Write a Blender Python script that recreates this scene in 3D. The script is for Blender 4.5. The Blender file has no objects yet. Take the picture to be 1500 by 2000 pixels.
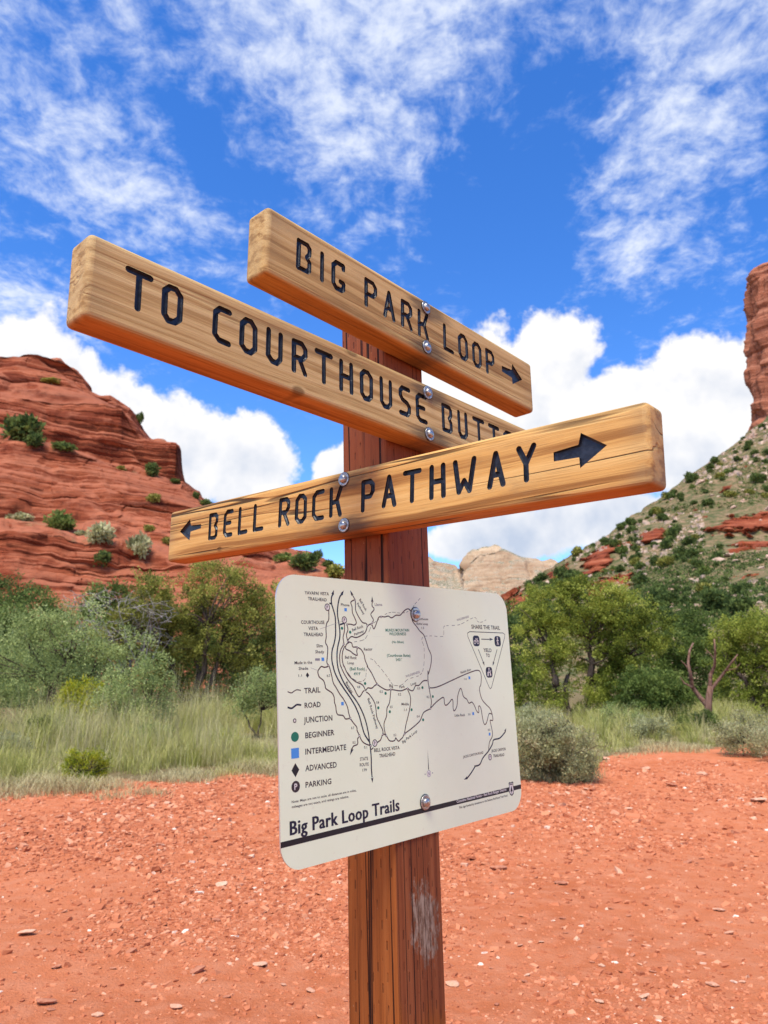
import bpy, bmesh, math, random
import numpy as np
from mathutils import Vector, Matrix
from mathutils.bvhtree import BVHTree
R = math.radians
random.seed(7)
RNG = np.random.default_rng(11)
SC = bpy.context.scene
COL = SC.collection

# ------------------------------------------------------------------ camera
CAMZ = 1.55
FPX = 1519.975                      # focal length in pixels of the 1500 x 2000 photograph
C_R = np.array([.999975, -.001549, .006942])
C_U = np.array([-.007113, -.217764, .975975])
C_F = np.array([0, .976, .21777])
cd = bpy.data.cameras.new('camera')
cam = bpy.data.objects.new('camera', cd)
COL.objects.link(cam)
m = Matrix.Identity(4)
for i in range(3):
    m[i][0], m[i][1], m[i][2] = C_R[i], C_U[i], -C_F[i]
m[2][3] = CAMZ
cam.matrix_world = m
cd.sensor_fit = 'VERTICAL'
cd.sensor_height = 24
cd.sensor_width = 18
cd.lens = FPX / 2000 * 24
cd.clip_start = .05
cd.clip_end = 20000
cd.dof.use_dof = True
cd.dof.focus_distance = 1.72
cd.dof.aperture_fstop = 5.2
SC.camera = cam

# ------------------------------------------------------------------ light and exposure
SUN_AZ, SUN_EL = -154.0, 63.0      # degrees: azimuth from straight ahead (+ is right), elevation; sun veiled by thin cloud
SKY_STRENGTH = .13
sd = Vector((math.sin(R(SUN_AZ)) * math.cos(R(SUN_EL)), math.cos(R(SUN_AZ)) * math.cos(R(SUN_EL)), math.sin(R(SUN_EL))))
sl = bpy.data.lights.new('sun', 'SUN')
sl.energy = 3.1
sl.angle = R(32)
sl.color = (1, .97, .86)
so = bpy.data.objects.new('sun', sl)
COL.objects.link(so)
so.rotation_euler = (-sd).to_track_quat('-Z', 'Y').to_euler()
vs = SC.view_settings
vs.view_transform = 'Standard'
vs.look = 'None'
vs.gamma = 1
vs.use_curve_mapping = False
vs.exposure = 1.0
SC.cycles.max_bounces = 7
SC.cycles.diffuse_bounces = 4
SC.cycles.transparent_max_bounces = 4


class NT:
    """small helper for building node trees"""
    def __init__(s, tree):
        s.t = tree
        s.n = tree.nodes
        s.l = tree.links

    def put(s, sock, v):
        if isinstance(v, bpy.types.NodeSocket):
            s.l.new(v, sock)
        elif v is not None:
            try:
                sock.default_value = v
            except Exception:
                sock.default_value = tuple(v) + (1,) if len(v) == 3 else v

    def node(s, typ, ins=None, **kw):
        n = s.n.new(typ)
        for k, v in kw.items():
            setattr(n, k, v)
        for k, v in (ins or {}).items():
            s.put(n.inputs[k], v)
        return n

    def math(s, op, a, b=0, c=0, clamp=False):
        n = s.node('ShaderNodeMath', {0: a, 1: b, 2: c}, operation=op, use_clamp=clamp)
        return n.outputs[0]

    def vmath(s, op, a, b=(0, 0, 0)):
        n = s.node('ShaderNodeVectorMath', {0: a, 1: b}, operation=op)
        return n.outputs['Value'] if op in ('LENGTH', 'DISTANCE', 'DOT_PRODUCT') else n.outputs[0]

    def mapr(s, v, a, b, c=0., d=1., smooth=True):
        n = s.node('ShaderNodeMapRange', {'Value': v, 'From Min': a, 'From Max': b, 'To Min': c, 'To Max': d},
                   interpolation_type='SMOOTHSTEP' if smooth else 'LINEAR')
        return n.outputs[0]

    def noise(s, vec, scale, detail=3, rough=.55, dist=0., dim='3D'):
        n = s.node('ShaderNodeTexNoise', {'Scale': scale, 'Detail': detail, 'Roughness': rough, 'Distortion': dist}, noise_dimensions=dim)
        if vec is not None:
            s.l.new(vec, n.inputs['Vector'])
        return n.outputs[0]

    def mapping(s, vec, loc=(0, 0, 0), rot=(0, 0, 0), scale=(1, 1, 1), typ='POINT'):
        return s.node('ShaderNodeMapping', {'Vector': vec, 'Location': loc, 'Rotation': rot, 'Scale': scale}, vector_type=typ).outputs[0]

    def mix(s, f, a, b, blend='MIX'):
        n = s.node('ShaderNodeMix', data_type='RGBA', blend_type=blend)
        s.put(n.inputs[0], f)
        s.put(n.inputs[6], a if isinstance(a, bpy.types.NodeSocket) else tuple(a) + (1,))
        s.put(n.inputs[7], b if isinstance(b, bpy.types.NodeSocket) else tuple(b) + (1,))
        return n.outputs[2]

    def ramp(s, f, stops, interp='LINEAR'):
        n = s.node('ShaderNodeValToRGB', {'Fac': f})
        cr = n.color_ramp
        cr.interpolation = interp
        while len(cr.elements) < len(stops):
            cr.elements.new(.5)
        for e, (p, c) in zip(cr.elements, stops):
            e.position = p
            e.color = tuple(c) + (1,) if len(c) == 3 else c
        return n.outputs[0]


# ------------------------------------------------------------------ sky: Nishita air, thin high cloud, cumulus near the horizon
w = bpy.data.worlds.new('World')
SC.world = w
w.use_nodes = True
w.cycles.sampling_method = 'MANUAL'
w.cycles.sample_map_resolution = 512
N = NT(w.node_tree)
N.n.clear()
tc = N.node('ShaderNodeTexCoord').outputs['Generated']
sky = N.node('ShaderNodeTexSky', sky_type='NISHITA', sun_disc=False, sun_elevation=R(SUN_EL), sun_rotation=R(SUN_AZ),
             altitude=1300, air_density=1.0, dust_density=.25, ozone_density=3.0).outputs[0]
hsv = N.node('ShaderNodeHueSaturation', {'Hue': .511, 'Saturation': 1.30, 'Value': 1.10, 'Color': sky}).outputs[0]
sep = N.node('ShaderNodeSeparateXYZ', {0: tc})
X, Y, Z = sep.outputs
zz = N.math('ADD', N.math('MAXIMUM', Z, 0), .1)
q = N.node('ShaderNodeCombineXYZ', {0: N.math('DIVIDE', X, zz), 1: N.math('DIVIDE', Y, zz)}).outputs[0]
warp = N.node('ShaderNodeTexNoise', {'Vector': q, 'Scale': 5., 'Detail': 3.}).outputs[1]
qw = N.vmath('ADD', q, N.vmath('MULTIPLY', N.vmath('SUBTRACT', warp, (.5, .5, .5)), (.09, .09, 0)))
# broad drifts of high cloud (place in the cloud plane, half axes, turn, strength)
cov = N.math('MULTIPLY', N.mapr(N.noise(q, 1.7, 3, .5), .35, .7), .34)
for (cx, cy, rx, ry, rot, st) in [(-.47, 1.20, .17, .38, -38, .78), (-.06, .98, .24, .52, 4, .68), (.47, 1.02, .20, .44, 4, .82), (.50, 1.42, .15, .17, -50, .62),
                                  (-.82, 1.52, .16, .30, -40, .7), (.18, .80, .5, .2, 0, .42), (-.42, .88, .34, .24, 0, .52)]:
    d = N.vmath('LENGTH', N.mapping(qw, (cx, cy, 0), (0, 0, R(rot)), (rx, ry, 1), 'TEXTURE'))
    cov = N.math('ADD', cov, N.mapr(d, 1.25, .1, 0, st))
hole = N.vmath('LENGTH', N.mapping(qw, (.25, 1.42, 0), (0, 0, R(-8)), (.13, .38, 1), 'TEXTURE'))
cov = N.math('SUBTRACT', cov, N.mapr(hole, 1.2, .4, 0, .5))
hole = N.vmath('LENGTH', N.mapping(qw, (-.27, 1.13, 0), (0, 0, R(-20)), (.09, .17, 1), 'TEXTURE'))
cov = N.math('SUBTRACT', cov, N.mapr(hole, 1.2, .3, 0, .35))
fine = N.noise(N.mapping(qw, scale=(1.0, .8, 1)), 15, 6, .62)
rip = N.noise(qw, 52, 3, .6)
fin = N.math('ADD', N.math('MULTIPLY', fine, .80), N.math('MULTIPLY', rip, .20))
hi = N.mapr(N.math('ADD', N.math('MULTIPLY', cov, .62), N.math('MULTIPLY', N.math('SUBTRACT', fin, .5), 2.0)), .10, .95, 0, .88)
hi = N.math('MULTIPLY', hi, N.mapr(Z, .30, .42))
# cumulus in azimuth / elevation
az = N.math('DEGREES', N.math('ARCTAN2', X, Y))
el = N.math('DEGREES', N.math('ARCSINE', Z))
ae = N.node('ShaderNodeCombineXYZ', {0: az, 1: el}).outputs[0]
fld = N.math('ADD', N.math('MULTIPLY', N.mapr(N.noise(tc, 2.6, 2), .42, .75), N.math('MULTIPLY', N.mapr(el, 2, 9), N.mapr(el, 26, 17))), -.35)
for (a, e, ra, re) in [(-27.5, 19.0, 8, 6.2), (-20.5, 17.0, 4.2, 5), (-14.5, 16.6, 5.0, 4.6), (-10.5, 15.8, 4.6, 4.6), (-17, 13.2, 5.5, 4), (-3.2, 15.3, 2.6, 2.8),
                       (7.0, 22.5, 5.5, 4.8), (12.5, 22.0, 5.5, 5.0), (9.5, 18.5, 6, 5), (17.5, 18.8, 6.5, 5.2), (23.5, 20.6, 5.5, 4.4), (29, 20, 6, 5.5), (23, 16.5, 7, 4), (14, 14.8, 7, 3.2),
                       (9, 10.6, 6.5, 2.2), (16, 11.6, 7, 2.2)]:
    d = N.vmath('LENGTH', N.mapping(ae, (a, e, 0), (0, 0, 0), (ra, re, 1), 'TEXTURE'))
    fld = N.math('MAXIMUM', fld, N.math('SUBTRACT', 1, d))
puff = N.noise(tc, 7, 6, .6, .1)
puff2 = N.noise(tc, 24, 5, .62)
pz = N.math('ADD', N.math('MULTIPLY', puff, .72), N.math('MULTIPLY', puff2, .28))
dens = N.math('ADD', fld, N.math('MULTIPLY', N.math('SUBTRACT', pz, .5), 2.3))
cu = N.mapr(dens, .03, .24)
# light on the cumulus: the same puffs looked at a little higher up give bright tops and grey undersides
up = N.vmath('ADD', tc, (0, 0, .028))
puffu = N.noise(up, 7, 4, .6, .1)
relief = N.math('SUBTRACT', puff, puffu)
base = N.mapr(N.math('ADD', N.math('MULTIPLY', dens, -.30), N.math('MULTIPLY', el, .030)), -.15, .62)
lit = N.math('ADD', N.math('MULTIPLY', relief, 3.0), N.math('ADD', N.math('MULTIPLY', base, .95), .06), clamp=True)
CUL = 4.1
cucol = N.mix(lit, tuple(c * CUL for c in (.56, .63, .76)), tuple(c * CUL for c in (1.02, 1.0, .98)))
hicol = N.mix(hi, tuple(c * CUL for c in (.72, .82, 1.05)), tuple(c * CUL for c in (.88, .93, 1.02)))
c1 = N.mix(hi, hsv, hicol)
c2 = N.mix(N.math('MULTIPLY', cu, .97), c1, cucol)
bg = N.node('ShaderNodeBackground', {'Color': c2, 'Strength': SKY_STRENGTH})
out = N.node('ShaderNodeOutputWorld', {'Surface': bg.outputs[0]})


# ------------------------------------------------------------------ helpers
def ray(u, v):
    d = C_F + (np.asarray(u, float)[..., None] - 750) / FPX * C_R - (np.asarray(v, float)[..., None] - 1000) / FPX * C_U
    return d


def at_range(u, v, r):
    """world point in the direction of photo pixel (u, v) at horizontal distance r"""
    d = ray(u, v)
    h = np.hypot(d[..., 0], d[..., 1])
    return np.array([0, 0, CAMZ]) + d * (np.asarray(r, float) / h)[..., None]


def _hash(ix, iy, iz, seed):
    h = (ix * 374761393 + iy * 668265263 + iz * 2147483647 + seed * 1274126177) & 0xffffffff
    h = ((h ^ (h >> 13)) * 1274126177) & 0xffffffff
    return ((h ^ (h >> 16)) & 0xffff) / 65535.0


def vnoise(P, seed=0):
    """value noise of points (n, 3), 0..1"""
    P = np.asarray(P, float)
    i = np.floor(P).astype(np.int64)
    f = P - i
    f = f * f * f * (f * (f * 6 - 15) + 10)
    o = 0
    for dx in (0, 1):
        wx = f[:, 0] if dx else 1 - f[:, 0]
        for dy in (0, 1):
            wy = f[:, 1] if dy else 1 - f[:, 1]
            for dz in (0, 1):
                wz = f[:, 2] if dz else 1 - f[:, 2]
                o = o + wx * wy * wz * _hash(i[:, 0] + dx, i[:, 1] + dy, i[:, 2] + dz, seed)
    return o


def fbm(P, oct=4, seed=0, gain=.5, lac=2.03):
    P = np.asarray(P, float)
    a, s, o = 1., 0., 0
    for k in range(oct):
        o = o + a * vnoise(P * lac ** k + 17.3 * k, seed + k)
        s += a
        a *= gain
    return o / s


def link(o, parent=None):
    COL.objects.link(o)
    if parent is not None:
        o.parent = parent
    return o


def mesh_np(name, V, F, mat=None, parent=None, smooth=False, attrs=None):
    """V (n,3); F (m,k) constant face size"""
    V = np.ascontiguousarray(V, np.float32)
    F = np.ascontiguousarray(F, np.int32)
    me = bpy.data.meshes.new(name)
    me.vertices.add(len(V))
    me.vertices.foreach_set('co', V.ravel())
    k = F.shape[1]
    me.loops.add(F.size)
    me.loops.foreach_set('vertex_index', F.ravel())
    me.polygons.add(len(F))
    me.polygons.foreach_set('loop_start', np.arange(0, F.size, k, dtype=np.int32))
    me.polygons.foreach_set('loop_total', np.full(len(F), k, np.int32))
    me.polygons.foreach_set('use_smooth', np.full(len(F), smooth))
    for an, av in (attrs or {}).items():
        av = np.asarray(av, np.float32)
        if av.ndim == 1:
            a = me.attributes.new(an, 'FLOAT', 'POINT')
            a.data.foreach_set('value', av)
        else:
            a = me.attributes.new(an, 'FLOAT_COLOR', 'POINT')
            c = np.ones((len(V), 4), np.float32)
            c[:, :3] = av
            a.data.foreach_set('color', c.ravel())
    me.update(calc_edges=True)
    if mat:
        me.materials.append(mat)
    return link(bpy.data.objects.new(name, me), parent)


def mesh_bm(name, bm, mats, parent=None, smooth=False):
    me = bpy.data.meshes.new(name)
    if smooth:
        for f in bm.faces:
            f.smooth = True
    bm.to_mesh(me)
    bm.free()
    for mt in (mats if isinstance(mats, (list, tuple)) else [mats]):
        me.materials.append(mt)
    return link(bpy.data.objects.new(name, me), parent)


def tag(o, label=None, cat=None, group=None, kind=None):
    for k, v in (('label', label), ('category', cat), ('group', group), ('kind', kind)):
        if v:
            o[k] = v
    return o


def empty(name, loc=(0, 0, 0), rz=0):
    o = bpy.data.objects.new(name, None)
    o.empty_display_size = .1
    COL.objects.link(o)
    o.location = loc
    o.rotation_euler = (0, 0, rz)
    return o


def copy_tree(o, parent=None):
    c = o.copy()
    COL.objects.link(c)
    c.parent = parent
    for ch in o.children:
        copy_tree(ch, c)
    return c


def material(name):
    mt = bpy.data.materials.new(name)
    mt.use_nodes = True
    n = NT(mt.node_tree)
    n.n.clear()
    return mt, n


def finish(n, col, rough=.8, bump=None, bstr=.5, bdist=.01, spec=.3, metal=0., trans=None, nrm=None):
    ins = {'Base Color': col, 'Roughness': rough, 'Specular IOR Level': spec, 'Metallic': metal}
    b = n.node('ShaderNodeBsdfPrincipled')
    for k, v in ins.items():
        n.put(b.inputs[k], v if not isinstance(v, tuple) or len(v) == 4 else v + (1,))
    if bump is not None:
        bp = n.node('ShaderNodeBump', {'Strength': bstr, 'Distance': bdist, 'Height': bump})
        n.l.new(bp.outputs[0], b.inputs['Normal'])
    s = b.outputs[0]
    if trans is not None:
        t = n.node('ShaderNodeBsdfTranslucent')
        n.put(t.inputs[0], trans[1] if isinstance(trans[1], bpy.types.NodeSocket) else trans[1] + (1,))
        s = n.node('ShaderNodeMixShader', {0: trans[0], 1: s, 2: t.outputs[0]}).outputs[0]
    o = n.node('ShaderNodeOutputMaterial')
    n.l.new(s, o.inputs[0])


def plain(name, col, rough=.6, spec=.3, metal=0.):
    mt, n = material(name)
    finish(n, col, rough, spec=spec, metal=metal)
    return mt


def obco(n):
    return n.node('ShaderNodeTexCoord').outputs['Object']


def attr(n, name, out='Color'):
    return n.node('ShaderNodeAttribute', attribute_name=name).outputs[out]


def tube(bm, pts, rads, seg=7, cap=True):
    """tapered tube along points into a bmesh"""
    pts = [Vector(p) for p in pts]
    rings = []
    ref = Vector((.3, .9, .2)).normalized()
    for i, p in enumerate(pts):
        t = (pts[min(i + 1, len(pts) - 1)] - pts[max(i - 1, 0)]).normalized()
        a = t.cross(ref)
        if a.length < 1e-3:
            a = t.cross(Vector((1, 0, 0)))
        a.normalize()
        b = t.cross(a)
        rings.append([bm.verts.new(p + (a * math.cos(2 * math.pi * k / seg) + b * math.sin(2 * math.pi * k / seg)) * rads[i]) for k in range(seg)])
    for r0, r1 in zip(rings, rings[1:]):
        for k in range(seg):
            bm.faces.new((r0[k], r0[(k + 1) % seg], r1[(k + 1) % seg], r1[k]))
    if cap:
        bm.faces.new(rings[0][::-1])
        bm.faces.new(rings[-1])


# ------------------------------------------------------------------ ground
def rise(r):
    """the open dirt is level; the brushy ground behind it climbs a little"""
    return np.clip(np.asarray(r, float) - 13, 0, 34) * .028


def ground_z(x, y):
    x, y = np.asarray(x, float), np.asarray(y, float)
    r = np.hypot(x, y)
    P = np.stack([x.ravel(), y.ravel(), 0 * x.ravel()], 1)
    n = (fbm(P * .35, 3, 3) - .5).reshape(x.shape)
    n2 = (fbm(P * 2.2, 3, 9) - .5).reshape(x.shape)
    return rise(r) * (y > 0) + n * .10 * np.clip(r / 6, .2, 1) + n2 * .022


def ground_pt(u, v):
    """where the ray of photo pixel (u, v) meets the ground"""
    d = ray(u, v)
    d = d / math.hypot(d[0], d[1])
    lo = 1.5
    for r in np.arange(1.5, 120, .05):
        z = CAMZ + d[2] * r
        if z <= float(rise(r)):
            lo = r
            break
    p = d * lo
    return np.array([p[0], p[1], float(ground_z(np.array([p[0]]), np.array([p[1]]))[0])])


EDGE_PX = [(-400, 1552), (-150, 1548), (0, 1545), (120, 1538), (260, 1532), (420, 1528), (545, 1512), (700, 1500), (900, 1496), (1010, 1512), (1100, 1520), (1165, 1508), (1195, 1475), (1290, 1462),
           (1400, 1462), (1500, 1450), (1700, 1450), (1950, 1460)]
_e = [ground_pt(*p) for p in EDGE_PX]
EDGE_A = np.array([math.atan2(p[0], p[1]) for p in _e])
EDGE_R = np.array([math.hypot(p[0], p[1]) for p in _e])


def beyond_edge(x, y):
    """metres behind the border of the brush (negative: on the bare dirt)"""
    a = np.arctan2(x, y)
    return np.hypot(x, y) - np.interp(a, EDGE_A, EDGE_R)


def make_ground():
    az = np.r_[np.linspace(-36, 36, 420), np.linspace(36, 324, 70)[1:-1]]
    rr = np.r_[0.4, np.exp(np.linspace(math.log(1.2), math.log(70), 430)), np.exp(np.linspace(math.log(75), math.log(6000), 26))]
    A, Rr = np.meshgrid(np.radians(az), rr)
    x, y = np.sin(A) * Rr, np.cos(A) * Rr
    z = ground_z(x, y)
    z = np.where(Rr > 70, np.minimum(z, .9), z)
    V = np.stack([x, y, z], -1).reshape(-1, 3)
    be = beyond_edge(V[:, 0], V[:, 1]) + (fbm(V * np.array([1.1, 1.1, 0]), 4, 5) - .5) * 2.6
    litter = np.clip((be + .5) / 1.3, 0, 1) * (V[:, 1] > 0)
    rough = np.clip((fbm(V * np.array([.42, .42, 0]), 3, 21) - .40) * 5, 0, 1)
    n = len(az)
    i, j = np.meshgrid(np.arange(len(rr) - 1), np.arange(n), indexing='ij')
    j2 = (j + 1) % n
    F = np.stack([i * n + j, i * n + j2, (i + 1) * n + j2, (i + 1) * n + j], -1).reshape(-1, 4)[:, ::-1]
    mt, nn = material('red_dirt')
    co = nn.node('ShaderNodeNewGeometry').outputs['Position']
    big = nn.noise(co, .55, 4, .6)
    med = nn.noise(co, 5, 5, .65)
    fin = nn.noise(co, 48, 6, .75)
    grit = nn.node('ShaderNodeTexVoronoi', {'Vector': co, 'Scale': 75.}, feature='F1')
    c = nn.mix(nn.mapr(big, .3, .7), (.475, .128, .046), (.585, .180, .074))
    c = nn.mix(nn.mapr(med, .35, .75), c, (.60, .215, .105))
    c = nn.mix(nn.math('MULTIPLY', nn.mapr(fin, .5, .8), .6), c, (.38, .108, .050))
    c = nn.mix(nn.math('MULTIPLY', nn.mapr(grit.outputs[0], .25, .05), .35), c, (.54, .24, .14))
    li = attr(nn, 'litter', 'Fac')
    lit = nn.mix(nn.mapr(nn.noise(co, 9, 5, .7), .35, .7), (.13, .095, .040), (.24, .175, .085))
    c = nn.mix(nn.mapr(nn.math('ADD', li, nn.math('MULTIPLY', nn.math('SUBTRACT', nn.noise(co, 3.5, 4, .7), .5), .9)), .25, .85), c, lit)
    h = nn.math('ADD', nn.math('MULTIPLY', med, .5), nn.math('ADD', nn.math('MULTIPLY', fin, .35), nn.math('MULTIPLY', grit.outputs[0], -.08)))
    finish(nn, c, .95, h, 1., .05, spec=.1)
    g = mesh_np('ground', V, F, mt, smooth=True, attrs={'litter': litter})
    tag(g, kind='structure')
    return g


make_ground()


# ------------------------------------------------------------------ rock and hills
def relief(u, contours, rows, back=None):
    """Hill surface from contour lines seen in the photograph.  contours: list of (range in metres, [(u, v), ...]);
    each is placed at its own distance; rows: how many mesh rows between neighbours."""
    u = np.asarray(u, float)
    L = []
    for r, pts in contours:
        p = np.array(pts, float)
        vv = np.interp(u, p[:, 0], p[:, 1])
        rr = r if np.isscalar(r) else np.interp(u, np.array(r, float)[:, 0], np.array(r, float)[:, 1])
        L.append(at_range(u, vv, rr + 0 * u))
    out = []
    for k in range(len(L) - 1):
        n = rows[k]
        for t in np.arange(n) / n:
            out.append(L[k] * (1 - t) + L[k + 1] * t)
    out.append(L[-1])
    G = np.array(out)
    if back:
        top = G[-1].copy()
        h = np.hypot(top[:, 0], top[:, 1])[:, None]
        for dr, dz in back:
            P = top.copy()
            P[:, :2] *= (h + dr) / h
            P[:, 2] = np.maximum(top[:, 2] + dz, -2)
            G = np.concatenate([G, P[None]])
    return G


def grid_faces(nr, nc):
    i, j = np.meshgrid(np.arange(nr - 1), np.arange(nc - 1), indexing='ij')
    return np.stack([i * nc + j, i * nc + j + 1, (i + 1) * nc + j + 1, (i + 1) * nc + j], -1).reshape(-1, 4)


def grid_normals(G):
    du = np.gradient(G, axis=1)
    dv = np.gradient(G, axis=0)
    n = np.cross(du, dv)
    return n / np.maximum(np.linalg.norm(n, axis=-1, keepdims=True), 1e-9)


def strata(z, seed, freqs):
    """hard and soft beds: piecewise constant values of height, a little rounded"""
    o = 0
    for f, a in freqs:
        t = z * f
        i = np.floor(t).astype(np.int64)
        fr = t - i
        h0 = _hash(i, i * 0, i * 0, seed)
        h1 = _hash(i + 1, i * 0, i * 0, seed)
        s = np.clip((fr - .84) / .16, 0, 1)
        s = s * s * (3 - 2 * s)
        o = o + a * (h0 * (1 - s) + h1 * s - .5 + .25 * np.sqrt(np.clip(1 - (2 * fr - 1) ** 2, 0, 1)))
    return o


def rock_displace(G, amp_strata, freqs, amp_noise, nscale, seed, tilt=(0, 0), gully=0., gscale=.1, blocks=None):
    sh = G.shape
    P = G.reshape(-1, 3)
    rad = P[:, :2] / np.hypot(P[:, 0], P[:, 1])[:, None]
    zw = P[:, 2] + P[:, 0] * tilt[0] + P[:, 1] * tilt[1] + (fbm(P * nscale * .35, 3, seed + 5) - .5) * 2.6
    s = strata(zw, seed, freqs) * amp_strata
    patch = np.clip((fbm(P * nscale * .6, 3, seed + 30) - .3) * 2.2, .15, 1.2)
    n = (fbm(P * nscale, 5, seed) - .5) * 2 * amp_noise
    if blocks:
        # beds broken by upright joints into blocks that stand out unevenly
        t = np.arctan2(P[:, 0], P[:, 1]) * np.hypot(P[:, 0], P[:, 1]).mean()
        for f, wdt, amp in blocks:
            lay = np.floor(zw * f).astype(np.int64)
            w_l = wdt * (.6 + .9 * _hash(lay, lay * 0, lay * 0, seed + 50))
            cell = np.floor(t / w_l + 9.7 * _hash(lay, lay * 0 + 3, lay * 0, seed + 51) + (fbm(P * .25, 2, seed + 52) - .5) * .5).astype(np.int64)
            s = s + (_hash(lay, cell, lay * 0, seed + 53) - .5) * amp
    nz = grid_normals(G).reshape(-1, 3)
    if gully:
        gz = P * np.array([gscale, gscale, gscale * .16])
        rid = np.abs(fbm(gz, 4, seed + 11) - .5) * 2
        n = n - gully * np.clip(.35 - rid, 0, .35) / .35
    Q = P.copy()
    Q[:, :2] -= rad * (s * patch)[:, None]
    Q += nz * n[:, None] * np.sign(-(nz[:, :2] * rad).sum(1) + 1e-6)[:, None]
    return Q.reshape(sh), zw


def rock_material(name, cols, veg, band=(.035, .035, .85), ledges=False):
    """bedded sandstone: colour follows the beds, dark streaks run down the faces; 'veg' paints soil and low scrub"""
    mt, n = material(name)
    co = n.node('ShaderNodeNewGeometry').outputs['Position']
    wv = n.vmath('ADD', co, n.vmath('MULTIPLY', n.vmath('SUBTRACT', n.node('ShaderNodeTexNoise', {'Vector': co, 'Scale': .05, 'Detail': 3.}).outputs[1], (.5, .5, .5)), (0, 0, 7)))
    b1 = n.noise(n.mapping(wv, scale=band), 1, 6, .65)
    b2 = n.noise(n.mapping(wv, scale=tuple(b * 3.7 for b in band)), 1, 4, .7)
    st = n.noise(n.mapping(co, scale=(.55, .55, .05)), 1, 5, .65)
    bl = n.noise(co, .35, 6, .65)
    c = n.ramp(b1, [(.30, cols[0]), (.46, cols[1]), (.58, cols[2]), (.72, cols[3])])
    c = n.mix(n.math('MULTIPLY', n.mapr(b2, .52, .70), .55), c, cols[0])
    c = n.mix(n.math('MULTIPLY', n.mapr(st, .52, .72), .6), c, tuple(x * .42 for x in cols[0]))
    c = n.mix(n.math('MULTIPLY', n.mapr(bl, .52, .75), .5), c, cols[3])
    v = attr(n, 'veg', 'Fac')
    vn = n.math('ADD', v, n.math('MULTIPLY', n.math('SUBTRACT', n.noise(co, .9, 6, .7), .5), 1.1))
    vc = n.ramp(n.noise(co, .33, 7, .78), [(.32, veg[0]), (.45, veg[1]), (.55, veg[2]), (.68, veg[3])])
    c = n.mix(n.mapr(vn, .42, .60), c, vc)
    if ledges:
        lg = attr(n, 'ledge', 'Fac')            # dust and varnish tones, keyed to slope so colour adds light-and-shade contrast
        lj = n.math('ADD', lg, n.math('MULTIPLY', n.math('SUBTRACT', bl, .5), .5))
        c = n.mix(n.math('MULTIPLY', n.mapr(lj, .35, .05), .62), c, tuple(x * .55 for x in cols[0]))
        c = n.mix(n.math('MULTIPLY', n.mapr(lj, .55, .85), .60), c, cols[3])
    h = n.math('ADD', n.math('MULTIPLY', b2, 1.), n.math('ADD', n.math('MULTIPLY', bl, .8), n.math('MULTIPLY', st, .5)))
    finish(n, c, .95, h, .9, .9, spec=.1)
    return mt


RED = [(.085, .018, .009), (.225, .048, .020), (.325, .083, .035), (.47, .160, .082)]
SCRUB = [(.050, .065, .022), (.115, .115, .045), (.235, .155, .080), (.40, .25, .155)]
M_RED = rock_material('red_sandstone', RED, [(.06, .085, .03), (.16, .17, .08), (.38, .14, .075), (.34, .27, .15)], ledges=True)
M_SLOPE = rock_material('talus_slope', RED, SCRUB)
M_PALE = rock_material('pale_sandstone', [(.23, .125, .070), (.37, .24, .145), (.46, .325, .21), (.52, .41, .28)], [(.06, .08, .04), (.12, .13, .07), (.4, .3, .22), (.45, .36, .27)], band=(.006, .006, .05))

# --- the rounded red butte on the left
CREST = [(-420, 800), (-300, 735), (-150, 700), (0, 690), (60, 688), (110, 699), (150, 720), (168, 742), (178, 765), (215, 775), (255, 800), (275, 838), (285, 854), (293, 860), (300, 863), (318, 859), (347, 868), (350, 905), (358, 938), (385, 963),
         (400, 974), (430, 990), (500, 1032), (567, 1070), (603, 1079), (635, 1100), (667, 1114), (740, 1165), (820, 1230), (900, 1352)]


def upto(pts, u0):
    """contour that joins the crest line right of u0, lying a hair below it"""
    return pts + [(x, y + 2.5 - .0 * x) for x, y in CREST if x > u0]


BUTTE = [
    (62, [(-420, 1400), (900, 1400)]),
    (84, [(-420, 1165), (0, 1158), (130, 1165), (300, 1168), (450, 1165), (560, 1158), (667, 1165), (740, 1200), (820, 1280), (900, 1362)]),
    (88, [(-420, 1085), (0, 1098), (150, 1100), (245, 1112), (300, 1120), (450, 1130), (560, 1128), (667, 1142), (740, 1180), (820, 1250), (900, 1360)]),
    (92, [(-420, 1030), (0, 1040), (100, 1044), (200, 1062), (270, 1086), (330, 1096), (450, 1112), (560, 1112), (667, 1130), (740, 1174), (820, 1240), (900, 1358)]),
    (106, [(-420, 995), (0, 1008), (113, 1010), (204, 1020), (290, 1034), (380, 1052), (500, 1085), (560, 1096), (667, 1124), (740, 1171), (820, 1236), (900, 1357)]),
    (113, [(-420, 905), (0, 915), (100, 925), (204, 952), (290, 975), (358, 990), (420, 1014), (500, 1052), (567, 1082), (667, 1120), (740, 1169), (820, 1234), (900, 1356)]),
    (119, upto([(-420, 850), (0, 853), (68, 866), (145, 885), (204, 907), (254, 922), (308, 937), (350, 948)], 360)),
    (129, upto([(-420, 835), (0, 838), (68, 851), (145, 871), (204, 893), (254, 908), (308, 922), (350, 941)], 355)),
    (134, upto([(-420, 800), (-150, 780), (0, 776), (113, 779), (204, 788), (240, 803), (262, 836), (280, 862), (300, 868), (347, 874)], 349)),
    (144, upto([(-420, 795), (-150, 752), (0, 745), (91, 749), (150, 761), (176, 770), (204, 784), (240, 801)], 254)),
    (150, CREST),
]
uL = np.linspace(-420, 900, 620)
G = relief(uL, BUTTE, [10, 46, 46, 16, 60, 46, 14, 60, 16, 50], back=[(4, .3), (12, -1), (30, -9), (60, -30), (110, -70)])
G0N = grid_normals(G)
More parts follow.
